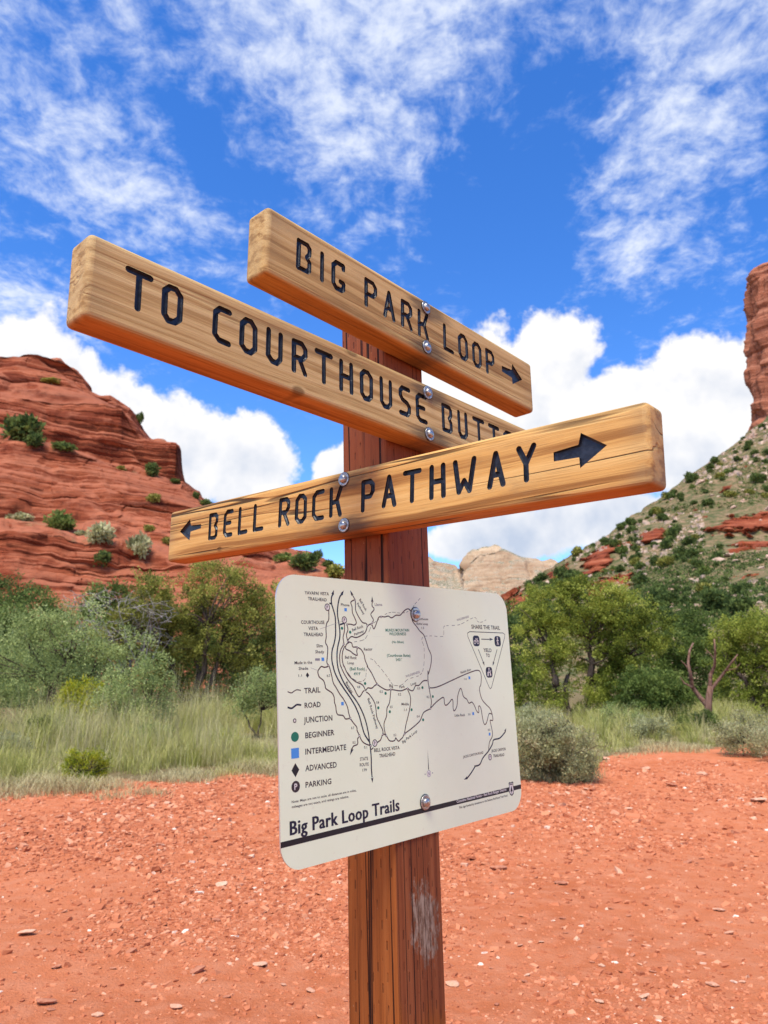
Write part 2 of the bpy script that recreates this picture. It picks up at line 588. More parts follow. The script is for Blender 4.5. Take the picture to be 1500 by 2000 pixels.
Gd, zw = rock_displace(G, 2.3, [(.30, 1.), (.9, .35), (.11, 1.1)], .28, .13, 4, tilt=(.06, .0), gully=1.0, gscale=.10, blocks=[(.34, 9., .8), (.9, 4.5, .35)])
NZ = np.abs(grid_normals(G)[..., 2]).ravel()
Pf = Gd.reshape(-1, 3)
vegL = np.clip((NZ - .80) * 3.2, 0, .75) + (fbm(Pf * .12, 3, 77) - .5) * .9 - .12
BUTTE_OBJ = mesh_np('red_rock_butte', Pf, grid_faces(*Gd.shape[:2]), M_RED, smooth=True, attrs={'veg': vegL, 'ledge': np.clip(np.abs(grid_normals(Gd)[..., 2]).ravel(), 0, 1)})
tag(BUTTE_OBJ, kind='structure')
BVH_L = BVHTree.FromPolygons([tuple(p) for p in Pf.tolist()], grid_faces(*Gd.shape[:2]).tolist())

# --- the scrubby talus slope on the right
RIDGE = [(700, 1232), (800, 1220), (900, 1200), (988, 1166), (1047, 1130), (1101, 1095), (1183, 1048), (1228, 1018), (1296, 968), (1341, 932), (1387, 903), (1423, 876), (1459, 848), (1500, 815), (1600, 745), (1750, 690), (2000, 640)]
SLOPE = [
    (95, [(700, 1380), (2000, 1380)]),
    (150, [(700, 1265), (1000, 1240), (1200, 1215), (1350, 1195), (1500, 1180), (2000, 1150)]),
    ([(700, 200), (1100, 210), (1500, 250), (2000, 260)], [(700, 1245), (900, 1222), (1000, 1200), (1100, 1165), (1200, 1140), (1300, 1095), (1400, 1065), (1500, 1055), (2000, 1000)]),
    ([(700, 230), (1100, 235), (1500, 320), (2000, 340)], [(700, 1238), (900, 1208), (1000, 1180), (1100, 1128), (1183, 1095), (1300, 1045), (1382, 1000), (1440, 978), (1500, 965), (2000, 880)]),
    ([(700, 260), (1050, 262), (1460, 420), (2000, 440)], RIDGE),
]
LEDGES = [(1375, 1600, 985, 1048, -.20), (1128, 1212, 1082, 1118, -.32), (1148, 1236, 1126, 1162, -.26), (1410, 1600, 1052, 1074, -.12), (985, 1030, 1156, 1200, -.3), (1255, 1300, 1040, 1062, -.4), (1060, 1120, 1108, 1130, -.5), (1395, 1440, 940, 962, -.5), (1430, 1500, 1120, 1134, -.1)]   # red beds that crop out: photo box and slant
uR = np.linspace(700, 2000, 420)
G = relief(uR, SLOPE, [8, 60, 80, 90], back=[(6, -1), (30, -12), (80, -40), (160, -90)])
P0 = G.reshape(-1, 3)
# red beds that crop out of the talus (photo places)
pu, pv = np.tile(uR, G.shape[0]), None
dd = P0 - np.array([0, 0, CAMZ])
xc, yc, zc = dd @ C_R, dd @ C_U, dd @ C_F
PU, PV = 750 + FPX * xc / zc, 1000 - FPX * yc / zc
wob = (fbm(P0 * .05, 4, 61) - .5)
outc = np.zeros(len(P0))
for (a, b, c, d, sl) in LEDGES:
    cu_, cv_ = (a + b) / 2, (c + d) / 2
    su, sv = (b - a) / 2, (d - c) / 2
    e = np.maximum(np.abs((PU - cu_) / su), np.abs((PV - cv_ - sl * (PU - cu_)) / sv)) + wob * 2.4 + (fbm(P0 * .35, 3, 62) - .5) * 1.3
    outc = np.maximum(outc, np.clip((1.05 - e) * 4, 0, 1))
Gd, zw = rock_displace(G, 0, [(.3, 1.)], 2.2, .06, 14)
Pf = Gd.reshape(-1, 3)
rad = Pf[:, :2] / np.hypot(Pf[:, 0], Pf[:, 1])[:, None]
Pf[:, :2] -= rad * (outc * (2.2 + 2.6 * strata(Pf[:, 2], 3, [(.32, 1.), (.11, .8)])))[:, None]
vegR = np.where(outc > .3, -.5, 1.0)
SLOPE_OBJ = mesh_np('talus_hillside', Pf, grid_faces(*Gd.shape[:2]), M_SLOPE, smooth=True, attrs={'veg': vegR})
tag(SLOPE_OBJ, kind='structure')
BVH_R = BVHTree.FromPolygons([tuple(p) for p in Pf.tolist()], grid_faces(*Gd.shape[:2]).tolist())

# --- the sandstone tower that stands on the slope
def tower():
    prof = [(925, 1474), (905, 1463), (870, 1462), (849, 1459), (817, 1473), (781, 1468), (754, 1461), (704, 1464), (659, 1466), (618, 1459), (590, 1456), (568, 1457), (552, 1468), (545, 1480)]
    rngs = 452.
    vs_ = np.linspace(960, 545, 240)
    ul = np.interp(-vs_, [-p[0] for p in prof], [p[1] for p in prof])
    rows = []
    for v, ue in zip(vs_, ul):
        edge = at_range(ue, v, rngs)
        cen = at_range(1640., v, rngs)
        hw = np.linalg.norm(cen[:2] - edge[:2])
        a = np.linspace(-math.pi * .95, math.pi * .95, 260)
        # squarish plan
        ca, sa = np.cos(a), np.sin(a)
        k = (np.abs(ca) ** 6 + np.abs(sa) ** 6) ** (-1 / 6)
        fwd = cen[:2] / np.linalg.norm(cen[:2])
        rt = np.array([fwd[1], -fwd[0]])
        pt = cen[:2][None] - rt[None] * (ca * k * hw * np.where(sa * k < 0, 1 + .16 * sa * k, 1))[:, None] - fwd[None] * (sa * k * hw * .55)[:, None]
        rows.append(np.c_[pt, np.full(len(a), cen[2] * 0 + edge[2])])
    G = np.array(rows)
    cenT = G[-1].mean(0)
    top = [G[-1] * (1 - t) + np.r_[cenT[:2], cenT[2] + .6 * t][None] * t for t in (.06, .2, .6, 1)]
    G = np.concatenate([G, np.array(top)])
    P = G.reshape(-1, 3)
    cx = np.array([cenT[0], cenT[1]])
    out_ = P[:, :2] - cx
    out_ = out_ / np.maximum(np.linalg.norm(out_, axis=1, keepdims=True), 1e-6)
    zz_ = P[:, 2] + (fbm(P * .02, 3, 2) - .5) * 10
    s = strata(zz_, 8, [(.14, 1.), (.35, .5), (.05, 1.2)]) * 2.0
    rid = np.abs(fbm(P * np.array([.09, .09, .012]), 4, 12) - .5) * 2
    s = s + (fbm(P * .07, 4, 5) - .5) * 2.6 - np.clip(.3 - rid, 0, .3) / .3 * 4.5
    ang = np.tile(np.arange(260), len(P) // 260)
    for f, wdt, amp in ((.055, 15, 4.5), (.16, 8, 2.2)):
        lay = np.floor(zz_ * f).astype(np.int64)
        cell = np.floor(ang / wdt + 5 * _hash(lay, lay * 0, lay * 0, 71)).astype(np.int64)
        s = s + (_hash(lay, cell, lay * 0, 72) - .5) * amp
    s = (s - 2.6) * .75
    s[-4 * 260:] *= .3
    P[:, :2] += out_ * s[:, None]
    nzz = np.zeros(len(P)) - .4
    nzz[-4 * 260:] = .5
    o = mesh_np('sandstone_tower', P, grid_faces(*G.shape[:2]), rock_material('tower_sandstone', [(.19, .062, .033), (.31, .105, .056), (.38, .145, .082), (.46, .21, .13)], SCRUB, band=(.01, .01, .22)), smooth=True, attrs={'veg': nzz})
    tag(o, kind='structure')


tower()

# --- the pale cliffs far behind
FAR = [
    (1250, [(500, 1343), (1300, 1343)]),
    (1420, [(500, 1215), (850, 1185), (1000, 1170), (1300, 1165)]),
    (1450, [(500, 1190), (850, 1150), (905, 1150), (1000, 1140), (1100, 1140), (1300, 1140)]),
    ([(500, 1640), (893, 1640), (900, 1500), (1300, 1500)], [(500, 1150), (640, 1122), (760, 1105), (838, 1095), (879, 1106), (899, 1114), (903, 1112), (911, 1097), (924, 1084), (950, 1076), (974, 1073), (992, 1078), (1019, 1091), (1040, 1094), (1069, 1100), (1110, 1108), (1200, 1120), (1300, 1130)]),
    ([(500, 1650), (893, 1660), (900, 1525), (1300, 1520)], [(500, 1149), (640, 1121), (760, 1103), (838, 1093), (879, 1104), (899, 1112), (903, 1110), (911, 1094), (924, 1081), (950, 1073), (974, 1070), (992, 1075), (1019, 1088), (1040, 1092), (1069, 1098), (1110, 1106), (1200, 1118), (1300, 1128)]),
]
uF = np.linspace(500, 1300, 420)
G = relief(uF, FAR, [6, 30, 130, 12], back=[(40, -4), (150, -40), (300, -120)])
Gd, zw = rock_displace(G, 9, [(.05, 1.), (.13, .4)], 2.5, .02, 40, gully=8, gscale=.02)
Pf = Gd.reshape(-1, 3)
NZ = np.abs(grid_normals(Gd)[..., 2]).ravel()
vegF = np.clip((NZ - .45) * 1.6, -.3, .8) + (fbm(Pf * .02, 3, 78) - .5) * .8
tag(mesh_np('distant_cliffs', Pf, grid_faces(*Gd.shape[:2]), M_PALE, smooth=True, attrs={'veg': vegF}), kind='structure')


# ------------------------------------------------------------------ print of the trail map (millimetres on the panel)
LINES=[('road',[[-232.7,228.9],[-238.4,220.2],[-239.0,208.4],[-234.9,196.9],[-230.2,182.1],[-230.1,163.8],[-230.9,147.3],[-235.6,130.8],[-241.5,117.7],[-243.2,101.5],[-241.4,90.2],[-240.0,86.9],[-237.0,77.2],[-228.5,62.5],[-213.2,44.3],[-197.7,27.5],[-183.3,9.0],[-173.5,-9.3],[-167.4,-27.5],[-161.1,-44.1],[-149.8,-58.0],[-147.0,-60.9]]),('road',[[-207.3,229.4],[-216.1,221.3],[-222.2,202.4],[-223.6,187.3],[-220.9,170.7],[-218.7,154.1],[-220.0,140.8],[-224.9,127.6],[-228.3,114.4],[-229.1,98.1],[-227.8,86.8],[-223.4,73.7],[-212.7,55.6],[-197.2,37.2],[-179.1,18.6],[-165.7,-0.0],[-156.0,-20.2],[-150.0,-41.7],[-147.4,-59.8],[-145.7,-71.2],[-144.5,-90.7],[-145.3,-109.8],[-144.4,-127.4]]),('trail',[[-247.2,194.8],[-248.0,176.6],[-253.4,169.8],[-256.1,160.0],[-256.1,143.6],[-258.4,132.3],[-253.2,122.6],[-255.1,104.8],[-256.6,95.2],[-253.5,89.5],[-250.3,86.3],[-245.3,71.0],[-241.4,56.5],[-233.9,46.6],[-225.3,35.1],[-214.3,23.4],[-205.7,10.2],[-202.8,-1.2],[-198.7,-11.8],[-190.9,-21.1],[-181.9,-29.8],[-181.1,-36.2],[-175.2,-46.3],[-169.1,-56.4],[-159.8,-62.8],[-146.7,-67.1]]),('trail',[[-177.1,-49.3],[-180.8,-52.2],[-181.4,-61.7],[-193.3,-64.7],[-197.2,-70.6]]),('trail',[[-253.6,87.1],[-263.8,85.7],[-271.5,87.4],[-277.2,82.8],[-280.7,78.1],[-277.8,68.6],[-267.0,61.2],[-263.0,52.4],[-261.0,46.0],[-245.7,37.5],[-240.4,29.4],[-239.7,19.8],[-236.7,11.8],[-236.0,3.9],[-231.8,-3.5],[-218.1,-5.9],[-211.5,-12.6],[-198.7,-11.8]]),('road',[[-244.8,207.8],[-239.0,208.1]]),('road',[[-218.0,167.4],[-206.7,170.2]]),('grey',[[-271.9,158.0],[-211.3,174.3]]),('grey',[[-298.9,85.5],[-282.8,80.5]]),('trail',[[-205.1,169.4],[-206.4,154.3],[-210.5,142.6],[-209.3,130.1],[-217.6,119.4],[-221.8,106.2],[-221.3,91.5],[-219.2,86.6],[-211.7,73.5],[-200.7,60.1],[-187.1,46.7],[-178.3,33.2],[-171.9,27.2],[-166.3,30.3],[-161.1,35.9],[-156.0,39.0]]),('trail',[[-206.7,126.0],[-213.2,114.4],[-215.0,101.3],[-212.1,88.2],[-209.9,86.5],[-204.5,76.6],[-195.6,66.6],[-179.4,56.3],[-162.7,50.8],[-155.7,43.9],[-152.4,37.2]]),('trail',[[-198.0,167.5],[-196.2,157.8],[-200.8,147.7],[-197.8,135.2]]),('trail',[[-198.0,168.7],[-187.6,169.0],[-177.9,167.5],[-171.5,171.9],[-174.7,180.4],[-181.4,192.1],[-182.0,204.1],[-185.2,212.5],[-177.6,217.1],[-172.6,217.9]]),('trail',[[-181.1,229.9],[-172.6,217.9],[-172.0,206.2],[-171.4,195.9],[-162.3,182.4],[-152.8,173.2],[-142.8,171.8],[-139.3,167.2],[-127.1,170.9],[-120.5,161.0],[-112.1,171.7],[-104.7,184.2],[-96.6,187.1],[-84.7,186.6],[-73.8,188.7],[-63.2,185.4],[-49.1,191.3],[-35.1,192.1],[-23.2,200.4],[-9.9,206.4],[-0.2,203.1],[3.1,191.1],[5.0,180.1],[17.2,169.3],[28.0,159.3],[40.5,151.1],[48.1,136.3],[54.1,121.4],[62.6,106.5],[59.9,88.0],[48.8,66.1],[48.1,73.4],[46.1,52.4],[48.5,37.8],[50.7,24.1],[53.6,7.7],[49.3,-6.5]]),('trail',[[-127.1,170.9],[-123.6,174.0],[-120.6,180.2],[-127.6,190.5],[-118.0,199.6],[-117.7,204.0],[-122.6,208.2],[-121.5,217.1]]),('trail',[[-139.3,167.2],[-143.8,157.1],[-151.7,150.1],[-172.0,143.0],[-186.5,144.5],[-195.2,139.4],[-197.8,135.2],[-187.2,131.9],[-184.0,124.4],[-171.9,123.6],[-173.5,116.0],[-172.8,107.6],[-183.5,111.0],[-191.7,116.0],[-204.5,121.0],[-201.7,129.3],[-194.4,132.7]]),('trail',[[-171.9,123.6],[-161.0,119.4],[-153.0,109.2],[-150.0,97.4],[-143.2,85.5],[-145.6,86.4],[-133.9,73.5],[-124.7,59.7],[-117.7,50.2],[-105.3,43.0],[-90.1,37.4],[-76.9,37.8],[-66.4,36.5],[-45.0,34.0],[-24.0,38.0],[-17.3,34.7],[-6.2,33.1],[3.1,42.9],[14.6,43.4],[29.9,52.0],[46.1,52.4]]),('trail',[[-117.7,50.2],[-125.5,47.1],[-134.7,42.4],[-145.9,43.3],[-151.1,38.8]]),('trail',[[48.4,36.9],[63.9,36.4],[85.3,39.3],[120.3,47.5],[166.5,58.7],[207.5,67.4],[231.8,70.9],[243.6,67.7],[247.2,55.7],[243.2,38.0],[237.0,30.4],[237.3,18.6],[243.9,2.7],[259.7,-9.8],[272.6,-18.4],[279.9,-30.6],[281.3,-46.4],[270.7,-45.7],[271.4,-53.6],[275.8,-73.4],[272.5,-84.8],[260.5,-95.4],[254.5,-114.0]]),('trail',[[49.3,-6.5],[66.6,3.4],[85.6,11.7],[98.1,13.9],[99.3,1.8],[104.0,-3.0],[115.3,1.1],[127.1,8.9],[130.7,4.1],[129.7,-10.8],[133.8,-16.6],[144.5,-6.0],[150.3,16.3],[163.4,32.0],[171.1,13.6],[183.4,6.4],[190.6,-2.6],[202.5,-0.8],[211.5,-9.4],[218.5,-21.3],[226.5,-25.6],[228.3,-11.2],[236.2,-16.4],[241.3,-43.9],[246.9,-53.9],[256.3,-48.7],[267.4,-30.9],[279.6,-32.5]]),('trail',[[49.2,-7.4],[25.2,-14.1],[13.9,-27.6],[4.8,-34.0],[-18.5,-44.6],[-41.2,-53.2],[-47.1,-59.6],[-52.7,-62.5],[-61.0,-66.1],[-68.5,-59.6],[-69.8,-59.5],[-74.1,-64.2],[-88.3,-63.0],[-97.9,-52.3],[-107.9,-49.0],[-115.0,-59.2],[-125.3,-63.2]]),('trail',[[-24.1,36.8],[-15.8,19.7],[-18.8,0.6],[-27.5,-19.8],[-35.7,-36.5],[-41.2,-53.2]]),('trail',[[-77.0,36.9],[-82.8,12.4],[-91.5,0.9],[-93.9,-14.1],[-102.6,-28.6],[-101.3,-45.4],[-97.9,-52.3]]),('trail',[[-151.3,35.5],[-141.7,30.1],[-126.6,11.1],[-123.3,-14.0],[-115.4,-27.8],[-107.4,-41.6],[-107.9,-49.0]]),('trail',[[-143.5,-75.5],[-137.1,-72.0]]),('road',[[329.8,-75.4],[325.6,-79.1],[304.0,-89.2],[278.7,-91.1],[272.1,-100.2],[254.5,-114.0],[230.5,-127.0],[215.2,-140.5],[195.0,-142.1],[197.0,-143.0],[178.3,-156.3],[162.1,-165.5]]),('dash',[[36.0,231.9],[18.7,219.7],[9.2,211.8]]),('dash',[[-119.7,173.2],[-103.6,180.7]]),('dash',[[-84.3,191.9],[-67.8,196.4],[-54.1,197.5],[-34.8,196.3],[-14.9,198.8],[-3.0,203.9]]),('dash',[[-129.3,164.3],[-144.6,143.3],[-157.5,137.2],[-184.7,133.6]]),('dash',[[41.7,148.3],[68.9,149.2],[105.8,148.2],[112.7,154.0],[114.3,169.5],[124.2,173.0],[166.7,175.5],[187.2,180.0],[219.1,190.9],[240.4,195.0],[248.2,186.6],[263.9,184.6],[290.2,192.9]]),('dash',[[37.1,146.4],[32.7,139.8],[38.3,126.9],[38.8,110.3],[35.6,88.3],[28.8,72.0],[14.9,63.2],[-21.0,57.0],[-41.3,46.1],[-65.7,45.7],[-75.8,52.4],[-83.2,60.4],[-95.4,72.7],[-110.1,85.8],[-115.1,88.5],[-123.5,97.1],[-137.2,101.5]]),('dash',[[-201.1,74.9],[-188.6,63.1],[-167.3,55.9],[-153.5,60.5],[-149.1,70.4],[-148.5,80.5]]),('legt',[[-356.5,44.1],[-347.5,41.5],[-341.2,44.3],[-334.0,46.6],[-324.6,45.2]]),('legr',[[-357.3,16.8],[-348.2,14.5],[-341.0,17.5],[-334.8,20.2],[-324.5,18.9]]),('tri',[[213.8,161.1],[354.6,160.2],[362.1,156.7],[359.9,149.2],[286.3,29.7],[281.2,26.4],[276.7,30.0],[204.5,149.4],[203.8,157.4],[213.8,161.1]]),('arrow',[[258.6,144.0],[294.6,143.9]]),('arrow',[[243.2,119.6],[260.3,88.4]]),('arrow',[[322.5,119.7],[302.6,87.9]])]
HEADS=[([-231.4,235.3],[-235.6,225.3]),([-203.8,235.9],[-210.5,227.0]),([-185.8,237.4],[-179.5,226.9]),([-121.3,228.6],[-121.6,215.3]),([-203.6,-80.6],[-195.9,-68.4]),([-143.9,-137.8],[-144.4,-127.4]),([152.1,-166.2],[165.8,-162.9]),([335.2,-68.4],[328.5,-76.3]),([308.5,144.1],[292.8,144.1]),([263.9,80.9],[259.5,90.4]),([297.9,80.4],[303.6,89.9])]
JUNC=[[-253.5,89.5],[-172.6,217.9],[-198.0,167.9],[-197.8,135.2],[-209.3,129.8],[-139.3,167.2],[-127.1,170.4],[-123.0,174.5],[-96.6,186.5],[-171.9,123.1],[-198.7,-12.1],[-175.2,-46.6],[-117.7,49.9],[-77.0,37.4],[-107.9,-49.3],[-97.9,-52.6],[-144.3,-68.1],[-24.0,37.6],[46.1,52.4],[48.5,37.6],[49.2,-7.1],[-41.2,-53.6]]
DOTS={'green':[[-212.5,160.5],[-190.1,153.2],[-153.2,52.2],[-93.7,30.7],[-117.6,3.2],[-83.4,-6.3],[25.7,38.2],[59.7,17.9],[-14.4,-6.1],[21.8,-29.0]],'blue':[[-200.6,197.4],[-266.9,100.9],[-218.6,16.4],[199.1,54.4],[204.3,-26.6],[263.7,-76.9]],'park':[[-250.9,200.4],[-205.2,176.9],[-132.4,-63.9],[258.5,-128.2]],'diam':[[-307.3,72.1]],'icon':[[237.4,139.7],[327.5,139.5],[281.1,65.3]],'leg':[[-341.2,-7.5],[-341.4,-35.6],[-341.8,-63.8],[-342.1,-92.6],[-342.2,-120.5]],'compass':[[30.8,-139.7],[31.3,-93.8]],'shield':[[336.9,-208.2]],'greybox':[[-280.9,100.5]]}
TEXTS=[
['YAVAPAI VISTA', -309.1, 222.7, -245.2, 223.5, 6.1, 'ink', 1],
['TRAILHEAD', -301.2, 211.9, -252.0, 211.5, 6.1, 'ink', 1],
['COURTHOUSE', -320.0, 166.6, -259.8, 167.7, 6.3, 'ink', 1],
['VISTA', -302.1, 155.5, -277.1, 155.6, 6.4, 'ink', 1],
['TRAILHEAD', -314.0, 144.0, -264.6, 144.4, 6.4, 'ink', 1],
['Slim', -282.6, 123.3, -266.2, 123.3, 5.8, 'ink', 0],
['Shady', -285.9, 112.2, -263.1, 112.1, 5.7, 'ink', 0],
['Made in the', -338.4, 92.3, -294.7, 92.8, 5.5, 'ink', 0],
['Shade', -328.7, 82.1, -305.0, 82.1, 5.2, 'ink', 0],
['Phone', -213.3, 204.5, -189.3, 204.4, 5.4, 'ink', 0],
['Bell Rock', -160.6, 218.5, -142.6, 196.1, 5.8, 'ink', 0],
['Pathway', -168.1, 209.8, -149.4, 188.4, 5.8, 'ink', 0],
['Llama', -114.3, 208.6, -91.1, 209.5, 6.0, 'grey', 0],
['Bell Rock', -183.5, 154.7, -151.4, 163.8, 5.7, 'ink', 0],
['Pathway', -177.9, 146.3, -150.2, 154.4, 5.1, 'ink', 0],
['Rector', -152.5, 116.9, -127.3, 117.4, 5.7, 'ink', 0],
['Bell Rock', -207.4, 101.7, -174.4, 100.1, 5.6, 'ink', 0],
['Loop', -200.7, 90.9, -182.8, 90.2, 5.3, 'ink', 0],
['(Bell Rock)', -195.4, 78.9, -152.4, 78.1, 5.9, 'green', 0],
["4919'", -184.7, 69.2, -165.3, 68.8, 5.7, 'green', 0],
['MUNDS MOUNTAIN', -84.8, 156.2, -8.5, 157.6, 5.9, 'green', 1],
['WILDERNESS', -74.2, 148.7, -19.2, 149.4, 5.9, 'green', 1],
['(No Bikes)', -66.5, 132.5, -28.2, 132.8, 4.8, 'green', 0],
['(Courthouse Butte)', -84.1, 104.4, -8.9, 103.9, 5.8, 'green', 1],
["5451'", -56.9, 95.4, -37.0, 95.2, 5.9, 'green', 0],
['Courthouse', 15.4, 183.0, 59.5, 184.0, 4.8, 'ink', 0],
['Butte Loop', 18.1, 173.0, 57.5, 173.0, 4.8, 'ink', 0],
['1.5', 34.3, 164.0, 43.2, 164.2, 4.5, 'ink', 0],
['WILDERNESS', 166.0, 184.4, 214.4, 194.8, 4.8, 'grey', 0],
['WILDERNESS', -27.7, 60.7, 19.8, 69.4, 4.6, 'grey', 0],
['SHARE THE TRAIL', 221.5, 168.7, 342.4, 168.0, 9.3, 'ink', 1],
['YIELD', 263.6, 114.0, 297.7, 113.1, 8.5, 'ink', 1],
['TO', 272.7, 101.8, 288.7, 100.9, 8.1, 'ink', 1],
['Rabbit Ears', 167.1, 64.4, 207.9, 71.3, 5.0, 'ink', 0],
['1.6', 178.6, 50.1, 187.9, 50.2, 4.2, 'ink', 0],
['Little Rock', 133.4, -29.2, 172.5, -30.1, 5.5, 'ink', 0],
['3.0', 184.0, -29.4, 192.9, -29.8, 4.5, 'ink', 0],
['0.5', 258.1, -69.2, 267.5, -69.3, 4.6, 'ink', 0],
['JACKS CANYON ROAD', 154.7, -120.5, 233.4, -117.8, 5.4, 'ink', 0],
['JACKS CANYON', 266.2, -118.0, 325.3, -118.5, 6.1, 'ink', 1],
['TRAILHEAD', 271.6, -130.0, 318.0, -131.1, 6.1, 'ink', 1],
['Middle', -46.0, 4.6, -22.2, 3.4, 5.1, 'ink', 0],
['1.1', -38.8, -7.1, -30.6, -7.5, 4.9, 'ink', 0],
['0.2', -55.2, 24.9, -45.7, 24.5, 4.8, 'ink', 0],
['0.3', 8.1, 34.7, 17.3, 34.7, 4.6, 'ink', 0],
['0.2', 38.2, 15.6, 47.5, 15.2, 4.7, 'ink', 0],
['0.4', 1.5, -23.3, 10.9, -23.0, 4.5, 'ink', 0],
['Park', -50.0, 39.4, -32.2, 40.0, 5.2, 'ink', 0],
['Loop', -12.4, 42.9, 5.8, 46.9, 5.3, 'ink', 0],
['Big', -81.3, 42.7, -69.5, 41.8, 5.9, 'ink', 0],
['Big Park Loop', -48.1, -72.2, 0.4, -52.0, 5.7, 'ink', 0],
['BELL ROCK VISTA', -135.2, -80.6, -59.1, -81.9, 6.5, 'ink', 1],
['TRAILHEAD', -121.1, -92.6, -73.1, -92.9, 6.5, 'ink', 1],
['STATE', -176.5, -93.1, -153.7, -93.8, 6.0, 'ink', 0],
['ROUTE', -177.9, -103.5, -152.7, -104.6, 5.9, 'ink', 0],
['179', -170.6, -113.7, -158.7, -114.1, 5.0, 'ink', 0],
['0.3', -75.5, -55.3, -67.6, -55.6, 4.6, 'ink', 0],
['0.5', -111.7, 32.6, -102.2, 32.2, 4.7, 'ink', 0],
['0.8', -122.8, 11.8, -114.7, 11.7, 4.6, 'ink', 0],
['0.5', -82.3, 0.8, -74.4, 0.7, 4.7, 'ink', 0],
['0.7', -257.8, 67.3, -248.8, 67.9, 4.4, 'ink', 0],
['0.7', -197.4, -32.6, -189.2, -32.8, 4.4, 'ink', 0],
['0.2', -195.0, -59.8, -187.2, -60.0, 4.4, 'ink', 0],
['0.1', -164.0, -71.5, -155.5, -71.7, 4.4, 'ink', 0],
['0.8', -175.7, 43.8, -168.0, 44.0, 4.6, 'ink', 0],
['1.1', -329.5, 69.5, -321.1, 69.9, 4.3, 'ink', 0],
['Bypass', -208.5, 54.7, -192.6, 34.6, 5.8, 'ink', 0],
['Bell Rock Pathway', -148.4, 22.1, -125.6, -37.8, 6.1, 'ink', 0],
['TRAIL', -316.5, 39.5, -275.6, 39.9, 9.5, 'ink', 1],
['ROAD', -316.3, 13.3, -276.1, 13.5, 9.4, 'ink', 1],
['JUNCTION', -319.3, -13.0, -246.9, -13.1, 10.0, 'ink', 1],
['BEGINNER', -316.5, -40.1, -243.0, -39.8, 9.8, 'ink', 1],
['INTERMEDIATE', -317.4, -68.3, -212.7, -69.3, 9.8, 'ink', 1],
['ADVANCED', -318.5, -97.0, -239.6, -98.6, 10.0, 'ink', 1],
['PARKING', -319.0, -125.0, -254.8, -126.1, 9.5, 'ink', 1],
['Note: Maps are not to scale, all distances are in miles,', -352.3, -146.8, -189.8, -147.4, 3.9, 'ink', 0],
['mileages are not exact, and ratings are relative.', -352.1, -155.1, -210.4, -155.9, 4.0, 'ink', 0],
['Big Park Loop Trails', -357.3, -199.1, -68.9, -199.2, 22.9, 'navy', 2],
['Coconino National Forest - Red Rock Ranger District', 120.7, -212.7, 315.4, -212.5, 5.8, 'white', 1],
['This sign funded by donations to the Sedona Red Rock Trail Fund', 127.5, -223.5, 317.7, -222.6, 4.3, 'black', 1]]


# ------------------------------------------------------------------ trail signpost
PW = .14                           # post width
PH = 1.505                         # local height of the point the fit calls zero
sign = empty('trail_signpost')
d_ = Vector((.673579, .739115, 0))
n_ = Vector((.738524, -.673041, .039968))
z_ = Vector((-.029541, .026922, .999201))
c_ = Vector((.01658, 1.75296, -.04674 + CAMZ))
base_ = c_ - z_ * PH
mw = Matrix.Identity(4)
for i in range(3):
    mw[i][0], mw[i][1], mw[i][2], mw[i][3] = d_[i], -n_[i], z_[i], base_[i]
sign.matrix_world = mw
tag(sign, 'wooden trail signpost with three routed arrow boards and a white map panel on red dirt', 'signpost')


